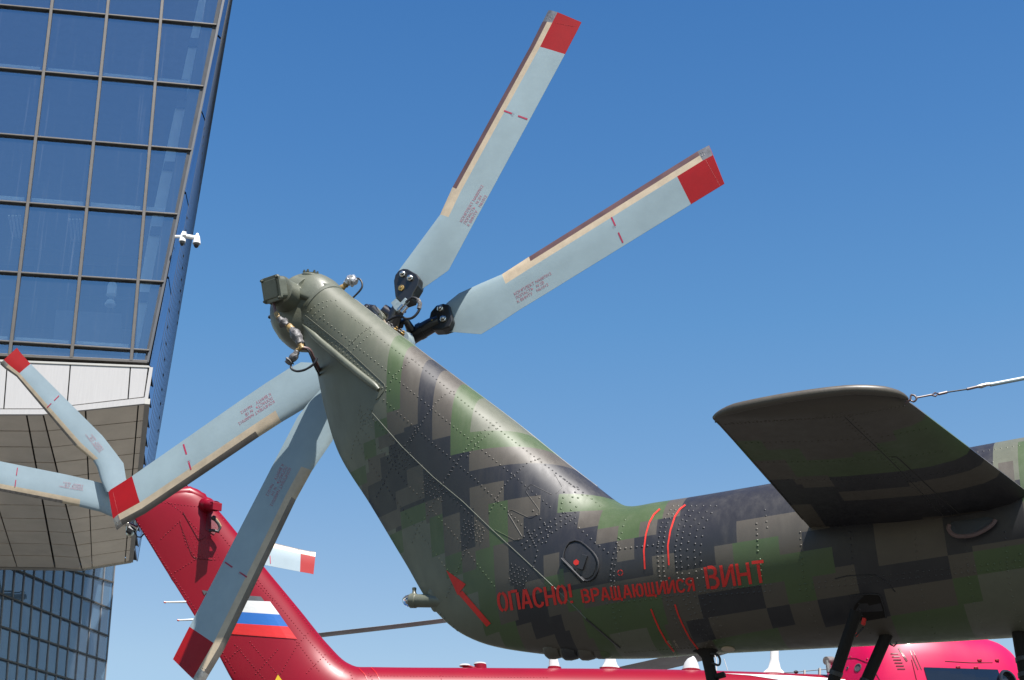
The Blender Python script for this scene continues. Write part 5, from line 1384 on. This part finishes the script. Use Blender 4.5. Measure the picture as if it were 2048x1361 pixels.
# lower block under the overhang: a facade turned well away from the front
LY = R(50)
lp = Bf.R @ farP[1] + Bf.o
ang = R(50)
dirW = Vector((math.cos(ang), math.sin(ang), 0)); nW = Vector((math.sin(ang), -math.cos(ang), 0))
W0 = Frame((0, 0, 0), 0)
pw = W0.plane(228, 1135, lp + Vector((-1.5, 1.0, 0)), nW)
def LP(x, y, o_=0.0):
    w = W0.plane(x, y, pw - nW * o_, nW); return Bf.Ri @ (w - Bf.o)
rows_l = [((-30, 1070), (230, 1115)), ((0, 1100), (225, 1165)), ((30, 1139), (221, 1218)), ((0, 1188), (213, 1271)), ((0, 1252.5), (210.6, 1322)), ((0, 1317), (207, 1379)), ((0, 1385), (203, 1440)), ((0, 1460), (198, 1505))]
NC = 13
ltop = lambda f: (228 - (1 - f) * 0, 0)
colx = []
for c in range(NC + 1):
    f = c / NC; xt = 234 - (NC - c) * 20.0; xb = 203 - (NC - c) * 19.5; colx.append(((xt, 1080), (xb, 1440)))
gl_ = [[isect(r_, c_) for c_ in colx] for r_ in rows_l]
ndl = Bf.Ri @ nW
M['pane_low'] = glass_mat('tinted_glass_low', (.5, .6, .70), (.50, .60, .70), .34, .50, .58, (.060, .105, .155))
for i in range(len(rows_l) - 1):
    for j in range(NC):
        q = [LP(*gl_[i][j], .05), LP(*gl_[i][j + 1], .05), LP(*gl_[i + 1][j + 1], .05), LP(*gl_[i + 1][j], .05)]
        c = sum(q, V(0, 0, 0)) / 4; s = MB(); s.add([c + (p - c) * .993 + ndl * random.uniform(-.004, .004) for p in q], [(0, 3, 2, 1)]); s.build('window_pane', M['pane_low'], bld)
for i in range(len(rows_l)):
    s = MB(); s.bar(LP(*gl_[i][0], .0), LP(*gl_[i][-1], .0), .045, .045, ndl); s.build('transom', M['frame'], bld)
for j in range(NC + 1):
    s = MB(); s.bar(LP(*gl_[0][j], .03), LP(*gl_[-1][j], .03), .03, .04, ndl); s.build('mullion', M['lowframe'], bld)
random.seed(3)
for j in range(NC):
    for i in range(len(rows_l) - 1):
        if random.random() < .22:
            a, b = gl_[i][j], gl_[i + 1][j + 1]
            x0_, x1_ = a[0] + 3, a[0] + 3 + random.choice((6, 9, 13)); y0_, y1_ = a[1] + random.uniform(2, 12), b[1] - random.uniform(2, 14)
            s = MB(); s.prism([LP(x0_, y0_, 1.5), LP(x1_, y0_ + 3, 1.5), LP(x1_ - 2, y1_ + 3, 1.5), LP(x0_ - 2, y1_, 1.5)], -ndl * .05); s.build('inner_panel', M['lowframe'] if random.random() < .5 else M['inside_mid'], bld)
s = MB(); s.prism([LP(-60, 1060, 4), LP(228, 1060, 4), LP(200, 1460, 4), LP(-60, 1460, 4)], -ndl * .2); s.build('inner_wall', M['lowframe'], bld)

# security camera pair on a bracket
Yb = -.3
root = empty('security_camera', Bf.R @ BP(372, 478, Yb) + Bf.o, BY)
tag(root, 'white twin dome security camera on a bracket at the glass building corner', 'security camera')
ro = BP(372, 478, Yb)
def CP(x, y): return (BP(x, y, Yb) - ro)
CS = .72
s = MB(); s.tube([CP(369, 472), CP(378, 474), CP(389, 476), CP(394, 477)], .055, 10); s.box(CP(369, 471), .08, .2, .10); s.build('bracket_arm', M['camwhite'], root, smooth=True)
s = MB(); s.tube([CP(366, 474), CP(355, 474), CP(350, 474)], .04, 8); s.build('wall_arm', M['camwhite'], root, smooth=True)
for (x, y, sc) in ((393.5, 483, .52), (365, 479, .44)):
    c = CP(x, y); s = MB(); s.lathe(c, V(0, 0, -1), [(.05 * sc, -.22), (.13 * sc, -.12), (.18 * sc, .02), (.19 * sc, .07), (.15 * sc, .08)], 20); o = s.build('camera_housing', M['camwhite'], root, smooth=True)
    s = MB(); s.lathe(c, V(0, 0, -1), [(.14 * sc, .08), (.13 * sc, .12), (.08 * sc, .17), (.01, .19)], 18); s.build('camera_dome', M['camdome'], o, smooth=True)
bpy.data.curves.remove(TXT)
